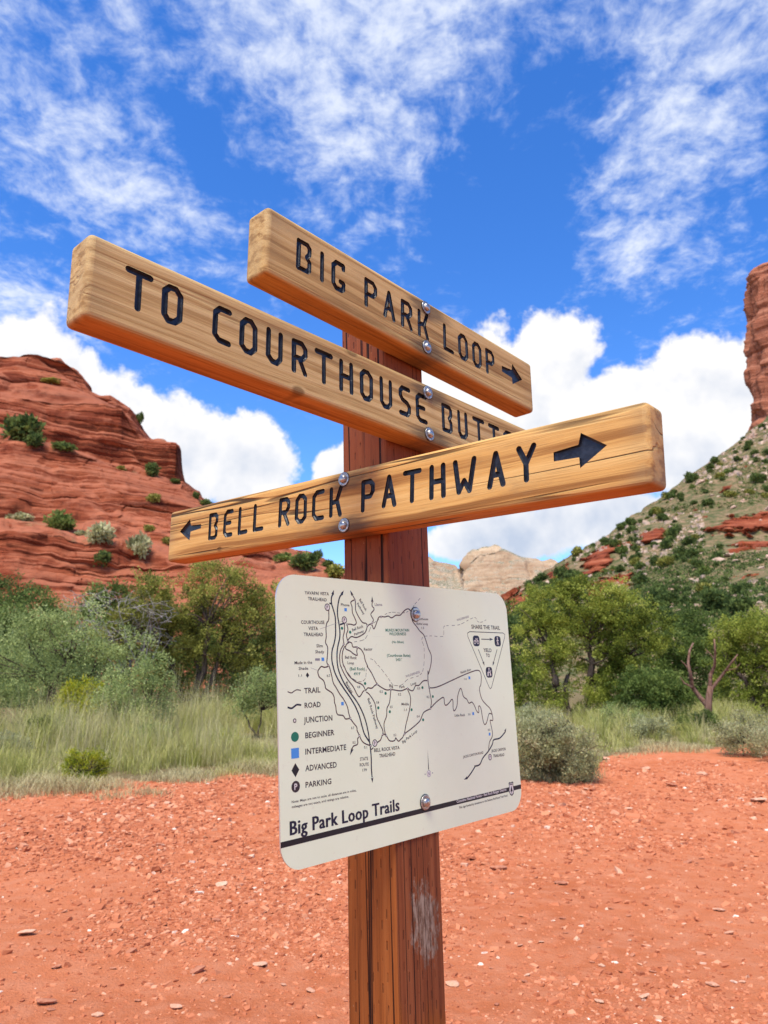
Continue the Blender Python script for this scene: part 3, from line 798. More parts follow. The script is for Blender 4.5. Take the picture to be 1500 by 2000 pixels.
def wood_board_mat(name, seed, light, mid, dark, crack, bolts, knots=(), grey=.35, span=(-.7, .7), crackw=.03, rs=(.8, 70, 50), fl=.55):
    """weathered softwood: grain runs along x; checks, knots, grey ends, black stains round the bolts"""
    mt, n = material(name)
    co = obco(n)
    sx = n.node('ShaderNodeSeparateXYZ', {0: co})
    off = n.vmath('ADD', co, (seed * 3.1, seed * 1.7, seed * .9))
    kn = None
    bend = None
    for (kx, ky, kr) in knots:
        dk = n.vmath('LENGTH', n.mapping(n.vmath('MULTIPLY', co, (1, 1, .25)), (kx, ky, .015), (0, 0, 0), (kr * 1.7, kr, kr * 3), 'TEXTURE'))
        g = n.mapr(dk, 2.6, 0, 0, 1)
        kn = g if kn is None else n.math('MAXIMUM', kn, g)
        sgn = n.math('MULTIPLY', n.math('SUBTRACT', sx.outputs[1], ky), n.math('MULTIPLY', g, -.55))
        bend = sgn if bend is None else n.math('ADD', bend, sgn)
    if bend is not None:
        off = n.vmath('ADD', off, n.node('ShaderNodeCombineXYZ', {0: 0., 1: bend, 2: bend}).outputs[0])
    wob = n.noise(n.mapping(off, scale=(1.6, 6, 6)), 1, 3, .5)
    wv = n.vmath('ADD', off, n.node('ShaderNodeCombineXYZ', {0: 0., 1: n.math('MULTIPLY', wob, .035), 2: n.math('MULTIPLY', wob, .02)}).outputs[0])
    ring = n.noise(n.mapping(wv, scale=rs), 1, 4, .6)
    fib = n.noise(n.mapping(wv, scale=(9, 520, 420)), 1, 3, .65)
    wide = n.noise(n.mapping(off, scale=(1.2, 16, 12)), 1, 4, .6)
    blot = n.noise(n.mapping(off, scale=(5, 14, 14)), 1, 5, .6)
    c = n.ramp(ring, [(.25, tuple(x * .72 for x in dark)), (.40, dark), (.48, mid), (.62, light), (.8, mid)])
    c = n.mix(n.math('MULTIPLY', n.mapr(wide, .42, .72), fl), c, mid)
    c = n.mix(n.math('MULTIPLY', n.mapr(fib, .48, .74), .42), c, tuple(x * .55 for x in dark))
    c = n.mix(n.math('MULTIPLY', n.mapr(blot, .55, .78), .35), c, tuple(x * 1.12 for x in light))
    # grey, washed-out wood towards the ends and edges
    ex = n.mapr(n.math('ABSOLUTE', n.math('SUBTRACT', sx.outputs[0], (span[0] + span[1]) / 2)), (span[1] - span[0]) / 2 - .07, (span[1] - span[0]) / 2 + .005)
    c = n.mix(n.math('MULTIPLY', n.math('MULTIPLY', ex, n.mapr(blot, .3, .6)), grey), c, (.22, .16, .09))
    # weather: greyed and browned cloudy patches, darker along the upper arris
    wp = n.noise(n.mapping(off, scale=(3.2, 9, 9)), 1, 6, .7)
    c = n.mix(n.math('MULTIPLY', n.mapr(wp, .50, .72), .42), c, (.24, .165, .088))
    # fine checks along the grain
    cr = n.noise(n.mapping(n.vmath('ADD', off, (1.3, 4.1, .7)), scale=(.9, 26, 14)), 1, 2, .45, .1)
    lane = n.mapr(n.noise(n.mapping(off, scale=(1.7, 9, 5)), 1, 2), .46, .60)
    ck = n.math('MULTIPLY', n.mapr(n.math('ABSOLUTE', n.math('SUBTRACT', cr, .5)), crackw, crackw * .25), lane)
    ck = n.math('MULTIPLY', ck, crack)
    if kn is not None:
        rings = n.node('ShaderNodeTexWave', {'Vector': wv, 'Scale': 60., 'Distortion': 3.}, wave_type='RINGS').outputs[1]
        c = n.mix(n.math('MULTIPLY', n.mapr(kn, .35, .8), .75), c, tuple(x * .45 for x in dark))
    c = n.mix(ck, c, (.035, .02, .012))
    # undersides painted darker and redder, standing in for shade and red ground bounce
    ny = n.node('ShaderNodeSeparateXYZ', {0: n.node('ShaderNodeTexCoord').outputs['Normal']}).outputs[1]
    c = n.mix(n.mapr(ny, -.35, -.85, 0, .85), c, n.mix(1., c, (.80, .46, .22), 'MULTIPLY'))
    # stain from the bolts, drawn out along the grain
    for (bx, by) in bolts:
        dk = n.vmath('LENGTH', n.mapping(n.vmath('MULTIPLY', co, (1, 1, 0)), (bx + .010, by - .004, 0), (0, 0, 0), (.085, .027, 1), 'TEXTURE'))
        s = n.mapr(n.math('ADD', dk, n.math('MULTIPLY', n.math('SUBTRACT', n.noise(n.mapping(co, scale=(14, 150, 1)), 1, 3), .5), 1.1)), 1.15, .40, 0, .66)
        c = n.mix(s, c, (.035, .03, .028))
    h = n.math('ADD', n.math('MULTIPLY', fib, .30), n.math('ADD', n.math('MULTIPLY', ring, .5), n.math('MULTIPLY', ck, -2.0)))
    finish(n, c, .70, h, .8, .0022, spec=.14)
    return mt


def post_mat():
    """incised, stained timber: grain and drying checks run up the post"""
    mt, n = material('post_timber')
    co = obco(n)
    fn = n.node('ShaderNodeTexCoord').outputs['Normal']
    side = n.math('ABSOLUTE', n.node('ShaderNodeSeparateXYZ', {0: fn}).outputs[1])      # 1 on the right-hand face
    sp = n.node('ShaderNodeSeparateXYZ', {0: co})
    # u across the face, v up
    uu = n.math('ADD', n.math('MULTIPLY', sp.outputs[0], side), n.math('MULTIPLY', sp.outputs[1], n.math('SUBTRACT', 1, side)))
    uv = n.node('ShaderNodeCombineXYZ', {0: uu, 1: sp.outputs[2], 2: n.math('MULTIPLY', side, 3.3)}).outputs[0]
    wob = n.noise(n.mapping(uv, scale=(9, 2.2, 1)), 1, 2, .5)
    uw = n.vmath('ADD', uv, n.node('ShaderNodeCombineXYZ', {0: n.math('MULTIPLY', wob, .016)}).outputs[0])
    g = n.noise(n.mapping(uw, scale=(75, 1.6, 1)), 1, 4, .6)
    fib = n.noise(n.mapping(uw, scale=(420, 7, 1)), 1, 3, .6)
    blot = n.noise(n.mapping(uv, scale=(11, 5, 1)), 1, 5, .6)
    c = n.ramp(g, [(.25, (.19, .050, .010)), (.5, (.28, .078, .016)), (.75, (.34, .105, .025))])
    red = n.ramp(g, [(.3, (.145, .038, .014)), (.5, (.225, .062, .021)), (.7, (.29, .090, .032))])
    c = n.mix(n.math('MULTIPLY', n.mapr(side, .4, .6), n.mapr(n.math('ADD', blot, n.mapr(sp.outputs[2], 1.0, .88, 0, -.35)), .18, .5)), c, red)
    topred = n.mapr(sp.outputs[2], 1.45, 1.85)
    c = n.mix(n.math('MULTIPLY', topred, .55), c, (.21, .060, .034))
    c = n.mix(n.math('MULTIPLY', n.mapr(fib, .5, .75), .45), c, (.06, .016, .008))
    # long checks
    ck = n.noise(n.mapping(n.vmath('ADD', uv, (.21, .4, 0)), scale=(52, .35, 1)), 1, 1, .4)
    ckm = n.math('MULTIPLY', n.mapr(n.math('ABSOLUTE', n.math('SUBTRACT', ck, .5)), .030, .008), n.mapr(n.noise(n.mapping(uv, scale=(30, 1.1, 1)), 1, 1), .44, .52))
    # incising: rows of short slits
    vo = n.node('ShaderNodeTexBrick', {'Vector': n.mapping(uw, rot=(0, 0, R(90)), scale=(1, 1, 1)), 'Scale': 1., 'Mortar Size': .0, 'Brick Width': .055, 'Row Height': .0135, 'Color1': (0, 0, 0, 1), 'Color2': (1, 1, 1, 1)}, offset=.37)
    fu = n.math('FRACT', n.math('DIVIDE', n.math('ADD', n.node('ShaderNodeSeparateXYZ', {0: uw}).outputs[0], 2.), .0135))
    row = n.math('FLOOR', n.math('DIVIDE', n.math('ADD', n.node('ShaderNodeSeparateXYZ', {0: uw}).outputs[0], 2.), .0135))
    fv = n.math('FRACT', n.math('ADD', n.math('DIVIDE', sp.outputs[2], .056), n.math('MULTIPLY', row, .37)))
    slit = n.math('MULTIPLY', n.mapr(n.math('ABSOLUTE', n.math('SUBTRACT', fu, .5)), .13, .05), n.mapr(n.math('ABSOLUTE', n.math('SUBTRACT', fv, .5)), .17, .12))
    slit = n.math('MULTIPLY', slit, n.mapr(n.noise(n.mapping(uv, scale=(60, 16, 1)), 1, 2), .42, .55))
    dk = n.math('MAXIMUM', ckm, n.math('MULTIPLY', slit, .5))
    c = n.mix(dk, c, (.022, .007, .004))
    # scuffed grey patch on the right-hand face below the map, and small chips round it
    pd = n.vmath('LENGTH', n.mapping(uv, (.010, 1.085, 3.3), (0, 0, R(8)), (.044, .085, 1), 'TEXTURE'))
    pn = n.math('ADD', pd, n.math('MULTIPLY', n.math('SUBTRACT', n.noise(n.mapping(uv, scale=(70, 40, 1)), 1, 5, .7), .5), 2.4))
    pm = n.math('MULTIPLY', n.mapr(pn, 1.0, .55, 0, .85), n.mapr(side, .4, .6))
    pc = n.mix(n.mapr(n.noise(n.mapping(uv, scale=(90, 26, 1)), 1, 4, .7), .35, .65), (.13, .075, .045), (.36, .27, .19))
    c = n.mix(n.math('MULTIPLY', pm, n.math('SUBTRACT', 1, n.math('MULTIPLY', dk, .7))), c, pc)
    chip = n.math('MULTIPLY', n.mapr(n.noise(n.mapping(uv, scale=(150, 70, 1)), 1, 3, .6), .70, .76), .6)
    c = n.mix(chip, c, (.42, .22, .11))
    h = n.math('ADD', n.math('MULTIPLY', g, .5), n.math('ADD', n.math('MULTIPLY', fib, .25), n.math('MULTIPLY', dk, -2.2)))
    finish(n, c, .68, h, .7, .0025, spec=.14)
    return mt


M_BLACK, nb = material('black_routing_paint')
finish(nb, nb.mix(nb.mapr(nb.noise(obco(nb), 90, 5, .7), .35, .7), (.006, .007, .012), (.020, .024, .036)), .38, nb.noise(obco(nb), 160, 4, .7), .6, .001, spec=.45)
M_STEEL, ns = material('galvanised_steel')
finish(ns, ns.mix(ns.mapr(ns.noise(obco(ns), 260, 4, .6), .4, .65), (.50, .48, .45), (.26, .22, .19)), ns.mapr(ns.noise(obco(ns), 150, 3), .3, .7, .30, .50), ns.noise(obco(ns), 420, 3), .12, .0006, spec=.5, metal=.9)
M_RIM = plain('washer_dark_rim', (.03, .03, .032), .6)  # dark ring round the outer edge of each washer
M_RECESS = plain('bolt_recess', (.05, .045, .04), .5, metal=.6)

# post
bm = bmesh.new()
bmesh.ops.create_cube(bm, size=1)
for v in bm.verts:
    v.co = Vector((v.co.x * PW, v.co.y * PW, (v.co.z + .5) * (PH + .985 + .35) - .35))
bmesh.ops.bevel(bm, geom=[e for e in bm.edges if abs(e.verts[0].co.z - e.verts[1].co.z) > 1], offset=.007, segments=4, profile=.5, affect='EDGES')
post = mesh_bm('post', bm, post_mat(), sign, smooth=True)
post.data.set_sharp_from_angle(angle=R(40))

# bolt and washer (lathe), shared data
def lathe(name, prof, mat, seg=28, extra=None):
    bm = bmesh.new()
    rings = []
    for r, z in prof:
        rings.append([bm.verts.new((r * math.cos(2 * math.pi * k / seg), r * math.sin(2 * math.pi * k / seg), z)) for k in range(seg)] if r > 1e-6 else [bm.verts.new((0, 0, z))])
    for a, b in zip(rings, rings[1:]):
        for k in range(seg):
            k2 = (k + 1) % seg
            if len(b) == 1:
                bm.faces.new((a[k], a[k2], b[0]))
            elif len(a) == 1:
                bm.faces.new((a[0], b[k2], b[k]))
            else:
                bm.faces.new((a[k], a[k2], b[k2], b[k]))
    if extra:
        extra(bm)
    me = bpy.data.meshes.new(name)
    for f in bm.faces:
        f.smooth = True
    bm.to_mesh(me)
    bm.free()
    for x in mat:
        me.materials.append(x)
    me.set_sharp_from_angle(angle=R(50))
    return me


def recess(bm):
    """one-way drive slots cut into the head: two dark wedges sunk at the top"""
    for a0 in (.5, .5 + math.pi):
        pts = []
        for a, r in ((a0 - .5, .0012), (a0 - .75, .0052), (a0 + .1, .0058), (a0 + .55, .0050), (a0 + .6, .0012)):
            zt = .0098 - (r / .009) ** 2 * .0042
            pts.append(bm.verts.new((r * math.cos(a), r * math.sin(a), zt + .0004)))
        f = bm.faces.new(pts)
        f.material_index = 1


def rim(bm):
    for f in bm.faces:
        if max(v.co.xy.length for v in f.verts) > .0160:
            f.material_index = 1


ME_WASHER = lathe('washer', [(.0166, 0), (.0166, .0009), (.0150, .0011), (.0152, .0012), (.0152, .0004), (.0155, .0016), (.0150, .0027), (.0135, .0031), (.0105, .0026), (.0085, .0026)], [M_STEEL, M_RIM], extra=rim)
ME_BOLT = lathe('bolt', [(.0092, .0015), (.0094, .0040), (.0088, .0062), (.0074, .0082), (.0052, .0094), (.0028, .0100), (0, .0102)], [M_STEEL, M_RECESS], extra=recess)


def frame_matrix(side, zc, tilt):
    """local frame (along, up, out) of something fixed on a post face"""
    ax = Vector((1, 0, 0)) if side == 'R' else Vector((0, -1, 0))
    no = Vector((0, -1, 0)) if side == 'R' else Vector((-1, 0, 0))
    up = Vector((0, 0, 1))
    a = ax * math.cos(tilt) + up * math.sin(tilt)
    v = up * math.cos(tilt) - ax * math.sin(tilt)
    m = Matrix.Identity(4)
    o = no * (PW / 2) + up * (PH + zc)
    for i in range(3):
        m[i][0], m[i][1], m[i][2], m[i][3] = a[i], v[i], no[i], o[i]
    return m


def put_bolts(parent, spots, w):
    for k, (x, y) in enumerate(spots):
        for nm, me in (('washer', ME_WASHER), ('bolt', ME_BOLT)):
            o = link(bpy.data.objects.new(nm, me), parent)
            o.location = (x, y, w)
            o.rotation_euler = (R(random.uniform(-3, 3)), R(random.uniform(-3, 3)), random.uniform(0, 6))


# stroke letters: unit box .03 wide x .06 high, corners cut as a router template cuts them
K = .22
GL = {
    'B': [[(0, 0), (0, 1), (.78, 1), (1, .9), (1, .68), (.76, .52), (1, .38), (1, .1), (.8, 0), (0, 0)]],
    'I': [[(0, 0), (0, 1)]],
    'G': [[(1, .86), (.98, 1), (.3, 1), (0, .84), (0, .16), (.3, 0), (.8, 0), (1, .1), (1, .32), (.72, .32)]],
    'P': [[(0, 0), (0, 1), (.72, 1), (1, .86), (1, .62), (.72, .46), (0, .46)]],
    'A': [[(0, 0), (.5, 1), (1, 0)], [(.2, .34), (.8, .34)]],
    'R': [[(0, 0), (0, 1), (.72, 1), (1, .86), (1, .64), (.72, .48), (0, .48)], [(.5, .46), (1, 0)]],
    'K': [[(0, 0), (0, 1)], [(1, 1), (.62, .52), (0, .46)], [(.62, .52), (1, 0)]],
    'L': [[(0, 1), (0, 0), (1, 0)]],
    'O': [[(.3, 0), (0, .16), (0, .84), (.3, 1), (.7, 1), (1, .84), (1, .16), (.7, 0), (.3, 0)]],
    'E': [[(1, 1), (.3, 1), (0, .86), (0, .14), (.3, 0), (1, 0)], [(0, .52), (.78, .52)]],
    'C': [[(1, 1), (.3, 1), (0, .84), (0, .16), (.3, 0), (1, 0)]],
    'T': [[(-.15, 1), (1.15, 1)], [(.5, 1), (.5, 0)]],
    'H': [[(0, 0), (0, 1)], [(1, 0), (1, 1)], [(0, .5), (1, .5)]],
    'U': [[(0, 1), (0, .16), (.3, 0), (.7, 0), (1, .16), (1, 1)]],
    'S': [[(1, 1), (.25, 1), (0, .86), (0, .68), (.25, .54), (.75, .46), (1, .32), (1, .12), (.75, 0), (0, 0)]],
    'W': [[(-.1, 1), (.2, 0), (.62, .34), (1.05, 0), (1.45, 1)]],
    'Y': [[(0, 1), (.5, .5), (1.05, 1)], [(.5, .5), (.5, 0)]],
}
LB, LH, LW = -.0255, .0605, .0295


def capsule(bm, a, b, r, z0, z1, seg=6):
    a, b = Vector(a), Vector(b)
    d = (b - a)
    ang = math.atan2(d.y, d.x)
    rings = []
    for rr, z in ((r, z1), (r, z0 + .003), (r * .62, z0)):
        ring = []
        for k in range(seg + 1):
            t = ang + math.pi / 2 + math.pi * k / seg
            ring.append(bm.verts.new((a.x + rr * math.cos(t), a.y + rr * math.sin(t), z)))
        for k in range(seg + 1):
            t = ang - math.pi / 2 + math.pi * k / seg
            ring.append(bm.verts.new((b.x + rr * math.cos(t), b.y + rr * math.sin(t), z)))
        rings.append(ring)
    n = len(rings[0])
    bm.faces.new(rings[0])
    bm.faces.new(rings[-1][::-1])
    for r0, r1 in zip(rings, rings[1:]):
        for k in range(n):
            bm.faces.new((r0[k], r1[k], r1[(k + 1) % n], r0[(k + 1) % n]))


def prism(bm, poly, z0, z1, inset=.0022):
    c = Vector((sum(p[0] for p in poly) / len(poly), sum(p[1] for p in poly) / len(poly)))
    rings = []
    for z, k in ((z1, 1.), (z0 + .0025, 1.), (z0, .88)):
        rings.append([bm.verts.new((c.x + (x - c.x) * k, c.y + (y - c.y) * k, z)) for x, y in poly])
    n = len(poly)
    bm.faces.new(rings[0])
    bm.faces.new(rings[-1][::-1])
    for r0, r1 in zip(rings, rings[1:]):
        for k in range(n):
            bm.faces.new((r0[k], r1[k], r1[(k + 1) % n], r0[(k + 1) % n]))


def jig(p, a=.0006):
    return (p[0] + random.uniform(-a, a), p[1] + random.uniform(-a, a))


def make_board(side, zc, tilt, s0, s1, H, T, mat, letters, arrows, bolts, label, rad=.0105):
    bm = bmesh.new()
    bmesh.ops.create_cube(bm, size=1)
    for v in bm.verts:
        v.co = Vector(((v.co.x + .5) * (s1 - s0) + s0, v.co.y * H, (v.co.z + .5) * T))
    long_e = [e for e in bm.edges]
    bmesh.ops.bevel(bm, geom=long_e, offset=rad, segments=4, profile=.5, affect='EDGES', clamp_overlap=True)
    for f in bm.faces:
        f.smooth = f.calc_area() < .004
    me = bpy.data.meshes.new('board')
    bm.to_mesh(me)
    bm.free()
    me.materials.append(mat)
    me.materials.append(M_BLACK)
    bo = link(bpy.data.objects.new('direction_board', me))
    cut = []
    for ch, x in letters:
        bm = bmesh.new()
        for st in GL[ch]:
            pts = [jig((x + px * LW, LB + py * LH)) for px, py in st]
            if st[0] == st[-1]:
                pts[-1] = pts[0]
            for a, b in zip(pts, pts[1:]):
                capsule(bm, a, b, .0056 + random.uniform(-.0002, .0004), T - .0065, T + .004)
        cut.append(('routed_letter', bm))
    for poly in arrows:
        bm = bmesh.new()
        prism(bm, [jig(p) for p in poly], T - .0065, T + .004)
        cut.append(('routed_arrow', bm))
    cobs = []
    cm = bpy.data.meshes.new('cutter')
    allb = bmesh.new()
    for nm, b in cut:
        bmesh.ops.recalc_face_normals(b, faces=b.faces)
        t = bpy.data.meshes.new('t')
        b.to_mesh(t)
        allb.from_mesh(t)
        b.free()
        bpy.data.meshes.remove(t)
    for f in allb.faces:
        f.material_index = 0
    allb.to_mesh(cm)
    allb.free()
    cm.materials.append(M_BLACK)
    co = link(bpy.data.objects.new('cutter', cm))
    md = bo.modifiers.new('cut', 'BOOLEAN')
    md.operation = 'DIFFERENCE'
    md.object = co
    md.solver = 'EXACT'
    md.use_self = True
    md.material_mode = 'TRANSFER'
    dg = bpy.context.evaluated_depsgraph_get()
    ev = bo.evaluated_get(dg)
    nm_ = bpy.data.meshes.new_from_object(ev)
    bo.modifiers.clear()
    bpy.data.objects.remove(co)
    # split the painted grooves from the wood: one mesh per letter or arrow
    mi = [i for i, m_ in enumerate(nm_.materials) if m_ == M_BLACK]
    bm = bmesh.new()
    bm.from_mesh(nm_)
    bm.faces.ensure_lookup_table()
    black = {f.index for f in bm.faces if f.material_index in mi}
    seen, comps = set(), []
    for i in list(black):
        if i in seen:
            continue
        st, comp = [bm.faces[i]], []
        seen.add(i)
        while st:
            f = st.pop()
            comp.append(f)
            for e in f.edges:
                for g in e.link_faces:
                    if g.index in black and g.index not in seen:
                        seen.add(g.index)
                        st.append(g)
        comps.append(comp)
    ax = [sum(p[0] for p in pl) / len(pl) for pl in arrows]
    for comp in comps:
        vid = {}
        V, F = [], []
        for f in comp:
            F.append([])
            for v in f.verts:
                if v.index not in vid:
                    vid[v.index] = len(V)
                    V.append(tuple(v.co))
                F[-1].append(vid[v.index])
        mx = sum(v[0] for v in V) / len(V)
        t = bpy.data.meshes.new('groove')
        t.from_pydata(V, [], F)
        t.materials.append(M_BLACK)
        isarrow = any(abs(mx - a) < .045 for a in ax)
        link(bpy.data.objects.new('routed_arrow' if isarrow else 'routed_letter', t), bo)
    bmesh.ops.delete(bm, geom=[f for f in bm.faces if f.index in black], context='FACES')
    bm.to_mesh(me)
    bm.free()
    bo.data = me
    bo.parent = sign
    bo.matrix_parent_inverse = Matrix.Identity(4)
    bo.matrix_basis = frame_matrix(side, zc, tilt)
    bo['label'] = label
    put_bolts(bo, bolts, T)
    return bo


def spell(s):
    return [(c, x) for c, x in s]


bB = [(.0095, .053), (.0098, -.050)]
bC = [(.0048, .0495), (.0055, -.0515)]
bP = [(-.0037, .0520), (0, -.0525)]
TAN = [(.61, .405, .165), (.50, .310, .112), (.33, .180, .058)]
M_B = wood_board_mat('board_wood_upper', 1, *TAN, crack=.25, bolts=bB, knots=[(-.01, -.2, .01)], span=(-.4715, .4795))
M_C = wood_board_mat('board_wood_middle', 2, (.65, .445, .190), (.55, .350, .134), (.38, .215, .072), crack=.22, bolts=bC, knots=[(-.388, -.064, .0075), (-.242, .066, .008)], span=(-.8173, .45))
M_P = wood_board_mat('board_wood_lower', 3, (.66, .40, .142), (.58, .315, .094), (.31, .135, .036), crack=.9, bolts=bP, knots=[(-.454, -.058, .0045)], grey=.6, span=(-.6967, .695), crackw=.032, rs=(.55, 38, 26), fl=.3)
arrR = lambda x0, x1: [(x0, .0155), (x0 + (x1 - x0) * .48, .019), (x0 + (x1 - x0) * .53, .039), (x1, .0085), (x0 + (x1 - x0) * .50, -.0225), (x0 + (x1 - x0) * .48, -.0035), (x0, -.0015)]
arrL = lambda x0, x1: [(x0, .009), (x0 + .046, .0385), (x0 + .052, .019), (x1, .0175), (x1, .0055), (x0 + .052, .003), (x0 + .049, -.0215)]
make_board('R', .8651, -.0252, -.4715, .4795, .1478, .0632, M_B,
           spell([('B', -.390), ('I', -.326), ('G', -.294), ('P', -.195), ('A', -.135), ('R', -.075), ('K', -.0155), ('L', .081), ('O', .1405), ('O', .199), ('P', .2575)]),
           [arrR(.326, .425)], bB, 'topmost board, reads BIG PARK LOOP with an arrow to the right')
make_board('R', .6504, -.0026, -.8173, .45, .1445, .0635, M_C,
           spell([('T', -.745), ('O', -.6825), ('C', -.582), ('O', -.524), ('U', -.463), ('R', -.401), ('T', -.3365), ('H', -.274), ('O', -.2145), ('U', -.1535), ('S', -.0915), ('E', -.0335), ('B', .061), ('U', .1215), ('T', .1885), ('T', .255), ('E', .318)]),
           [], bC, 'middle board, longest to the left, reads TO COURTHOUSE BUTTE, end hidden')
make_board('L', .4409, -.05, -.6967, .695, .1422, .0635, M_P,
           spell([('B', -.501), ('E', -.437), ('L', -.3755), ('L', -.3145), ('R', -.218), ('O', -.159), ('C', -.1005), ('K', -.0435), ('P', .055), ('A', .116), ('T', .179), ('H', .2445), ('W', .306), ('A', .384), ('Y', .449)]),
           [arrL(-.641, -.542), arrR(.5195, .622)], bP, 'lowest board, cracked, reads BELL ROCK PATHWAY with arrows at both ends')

# ---- the map panel
M_PANEL, npn = material('panel_enamel')
pco = obco(npn)
pcol = npn.mix(npn.mapr(npn.noise(pco, 6, 4, .6), .35, .7), (.76, .815, .545), (.79, .84, .575))
pcol = npn.mix(npn.math('MULTIPLY', npn.mapr(npn.noise(pco, 55, 5, .75), .60, .78), .28), pcol, (.45, .33, .24))
pcol = npn.mix(npn.math('MULTIPLY', npn.mapr(npn.noise(npn.mapping(pco, rot=(0, 0, .5), scale=(14, 160, 1)), 1, 4, .7), .64, .74), .22), pcol, (.50, .42, .32))
finish(npn, pcol, npn.mapr(npn.noise(pco, 9, 4), .3, .7, .30, .46), npn.noise(pco, 14, 3), .05, .003, spec=.45)
M_EDGE = plain('panel_aluminium_edge', (.62, .61, .58), .35, metal=.7)
INK = {'ink': plain('print_dark_brown', (.040, .026, .028), .5), 'navy': plain('print_navy', (.012, .012, .030), .5), 'black': plain('print_black', (.012, .011, .014), .45), 'green': plain('print_green', (.015, .17, .095), .5),
       'blue': plain('print_blue', (.07, .27, .62), .5), 'grey': plain('print_grey', (.25, .24, .24), .5), 'white': plain('print_white', (.72, .68, .58), .5), 'brown': plain('print_trail_brown', (.075, .038, .036), .5)}
PS0, PS1, PT, PTH = -.3792, .3792, .2583, .003
panel = empty('map_panel')
bm = bmesh.new()
CR = .046
ring = []
for cx, cy, a0 in ((PS1 - CR, PT - CR, 0), (PS0 + CR, PT - CR, 90), (PS0 + CR, -PT + CR, 180), (PS1 - CR, -PT + CR, 270)):
    for k in range(13):
        a = R(a0 + 90 * k / 12)
        ring.append((cx + CR * math.cos(a), cy + CR * math.sin(a)))
top = [bm.verts.new((x, y, PTH)) for x, y in ring]
bot = [bm.verts.new((x, y, 0)) for x, y in ring]
bm.faces.new(top)
bm.faces.new(bot[::-1])
for k in range(len(ring)):
    f = bm.faces.new((bot[k], bot[(k + 1) % len(ring)], top[(k + 1) % len(ring)], top[k]))
    f.material_index = 1
bpy.data.objects.remove(panel)
panel = mesh_bm('map_panel', bm, [M_PANEL, M_EDGE], sign)
panel.matrix_basis = frame_matrix('R', .0013, .0373)
panel['label'] = 'white enamelled trail map panel with rounded corners, bolted to the post'
put_bolts(panel, [(.0154, .1952), (.0127, -.1948)], PTH)
ZP = PTH + .00006


def flat(name, V, F, ink, z=ZP):
    me = bpy.data.meshes.new(name)
    me.from_pydata([(x / 1000, y / 1000, z) for x, y in V], [], F)
    me.materials.append(INK[ink])
    return link(bpy.data.objects.new(name, me), panel)


def smooth_line(pts, k=4):
    P = [pts[0]] + list(pts) + [pts[-1]]
    o = []
    for i in range(1, len(P) - 2):
        for t in range(k):
            t /= k
            o.append(tuple(.5 * (2 * P[i][c] + (P[i + 1][c] - P[i - 1][c]) * t + (2 * P[i - 1][c] - 5 * P[i][c] + 4 * P[i + 1][c] - P[i + 2][c]) * t * t + (3 * P[i][c] - P[i - 1][c] - 3 * P[i + 1][c] + P[i + 2][c]) * t ** 3) for c in (0, 1)))
    o.append(tuple(P[-1]))
    return o


def ribbon(pts, w):
    V, F = [], []
    for i, p in enumerate(pts):
        a, b = pts[max(i - 1, 0)], pts[min(i + 1, len(pts) - 1)]
        dx, dy = b[0] - a[0], b[1] - a[1]
        L = math.hypot(dx, dy) or 1
        V += [(p[0] - dy / L * w / 2, p[1] + dx / L * w / 2), (p[0] + dy / L * w / 2, p[1] - dx / L * w / 2)]
        if i:
            F.append((2 * i - 2, 2 * i - 1, 2 * i + 1, 2 * i))
    return V, F


zk = 0
for kind, pts in LINES:
    zk += 1
    wd, ink, nm = {'road': (3.3, 'navy', 'printed_road'), 'trail': (2.5, 'brown', 'printed_trail'), 'grey': (.6, 'grey', 'printed_leader_line'), 'dash': (.95, 'ink', 'printed_boundary'), 'legt': (1.9, 'brown', 'printed_trail'), 'legr': (3.2, 'navy', 'printed_road'), 'tri': (1.7, 'black', 'printed_triangle'), 'arrow': (2.0, 'black', 'printed_arrow')}[kind]
    P = smooth_line(pts) if kind not in ('tri', 'arrow', 'grey') else [tuple(p) for p in pts]
    if kind == 'dash':
        # cut into dashes by length
        V, F = [], []
        acc, cur, on = 0, [P[0]], True
        for a, b in zip(P, P[1:]):
            L = math.hypot(b[0] - a[0], b[1] - a[1])
            acc += L
            cur.append(b)
            if acc > (7.5 if on else 2.6):
                if on and len(cur) > 1:
                    v, f = ribbon(cur, wd)
                    F += [tuple(i + len(V) for i in q_) for q_ in f]
                    V += v
                acc, cur, on = 0, [b], not on
        if on and len(cur) > 1:
            v, f = ribbon(cur, wd)
            F += [tuple(i + len(V) for i in q_) for q_ in f]
            V += v
    else:
        V, F = ribbon(P, wd)
    flat(nm, V, F, ink, ZP + zk * .000001)
for tip, bs in HEADS:
    dx, dy = tip[0] - bs[0], tip[1] - bs[1]
    L = math.hypot(dx, dy)
    k = 3.6 / L
    flat('printed_arrowhead', [tuple(tip), (bs[0] - dy * k, bs[1] + dx * k), (bs[0] + dx * .2, bs[1] + dy * .2), (bs[0] + dy * k, bs[1] - dx * k)], [(0, 1, 2), (0, 2, 3)], 'navy', ZP + .00006)


def disc(c, rx, ry, ink, z, name, n=20):
    return flat(name, [(c[0] + rx * math.cos(2 * math.pi * k / n), c[1] + ry * math.sin(2 * math.pi * k / n)) for k in range(n)], [tuple(range(n))], ink, z)


def ringed(c, r, ink, z, name, inner='white'):
    disc(c, r, r, ink, z, name)
    disc(c, r * .56, r * .56, inner, z + .000015, name)


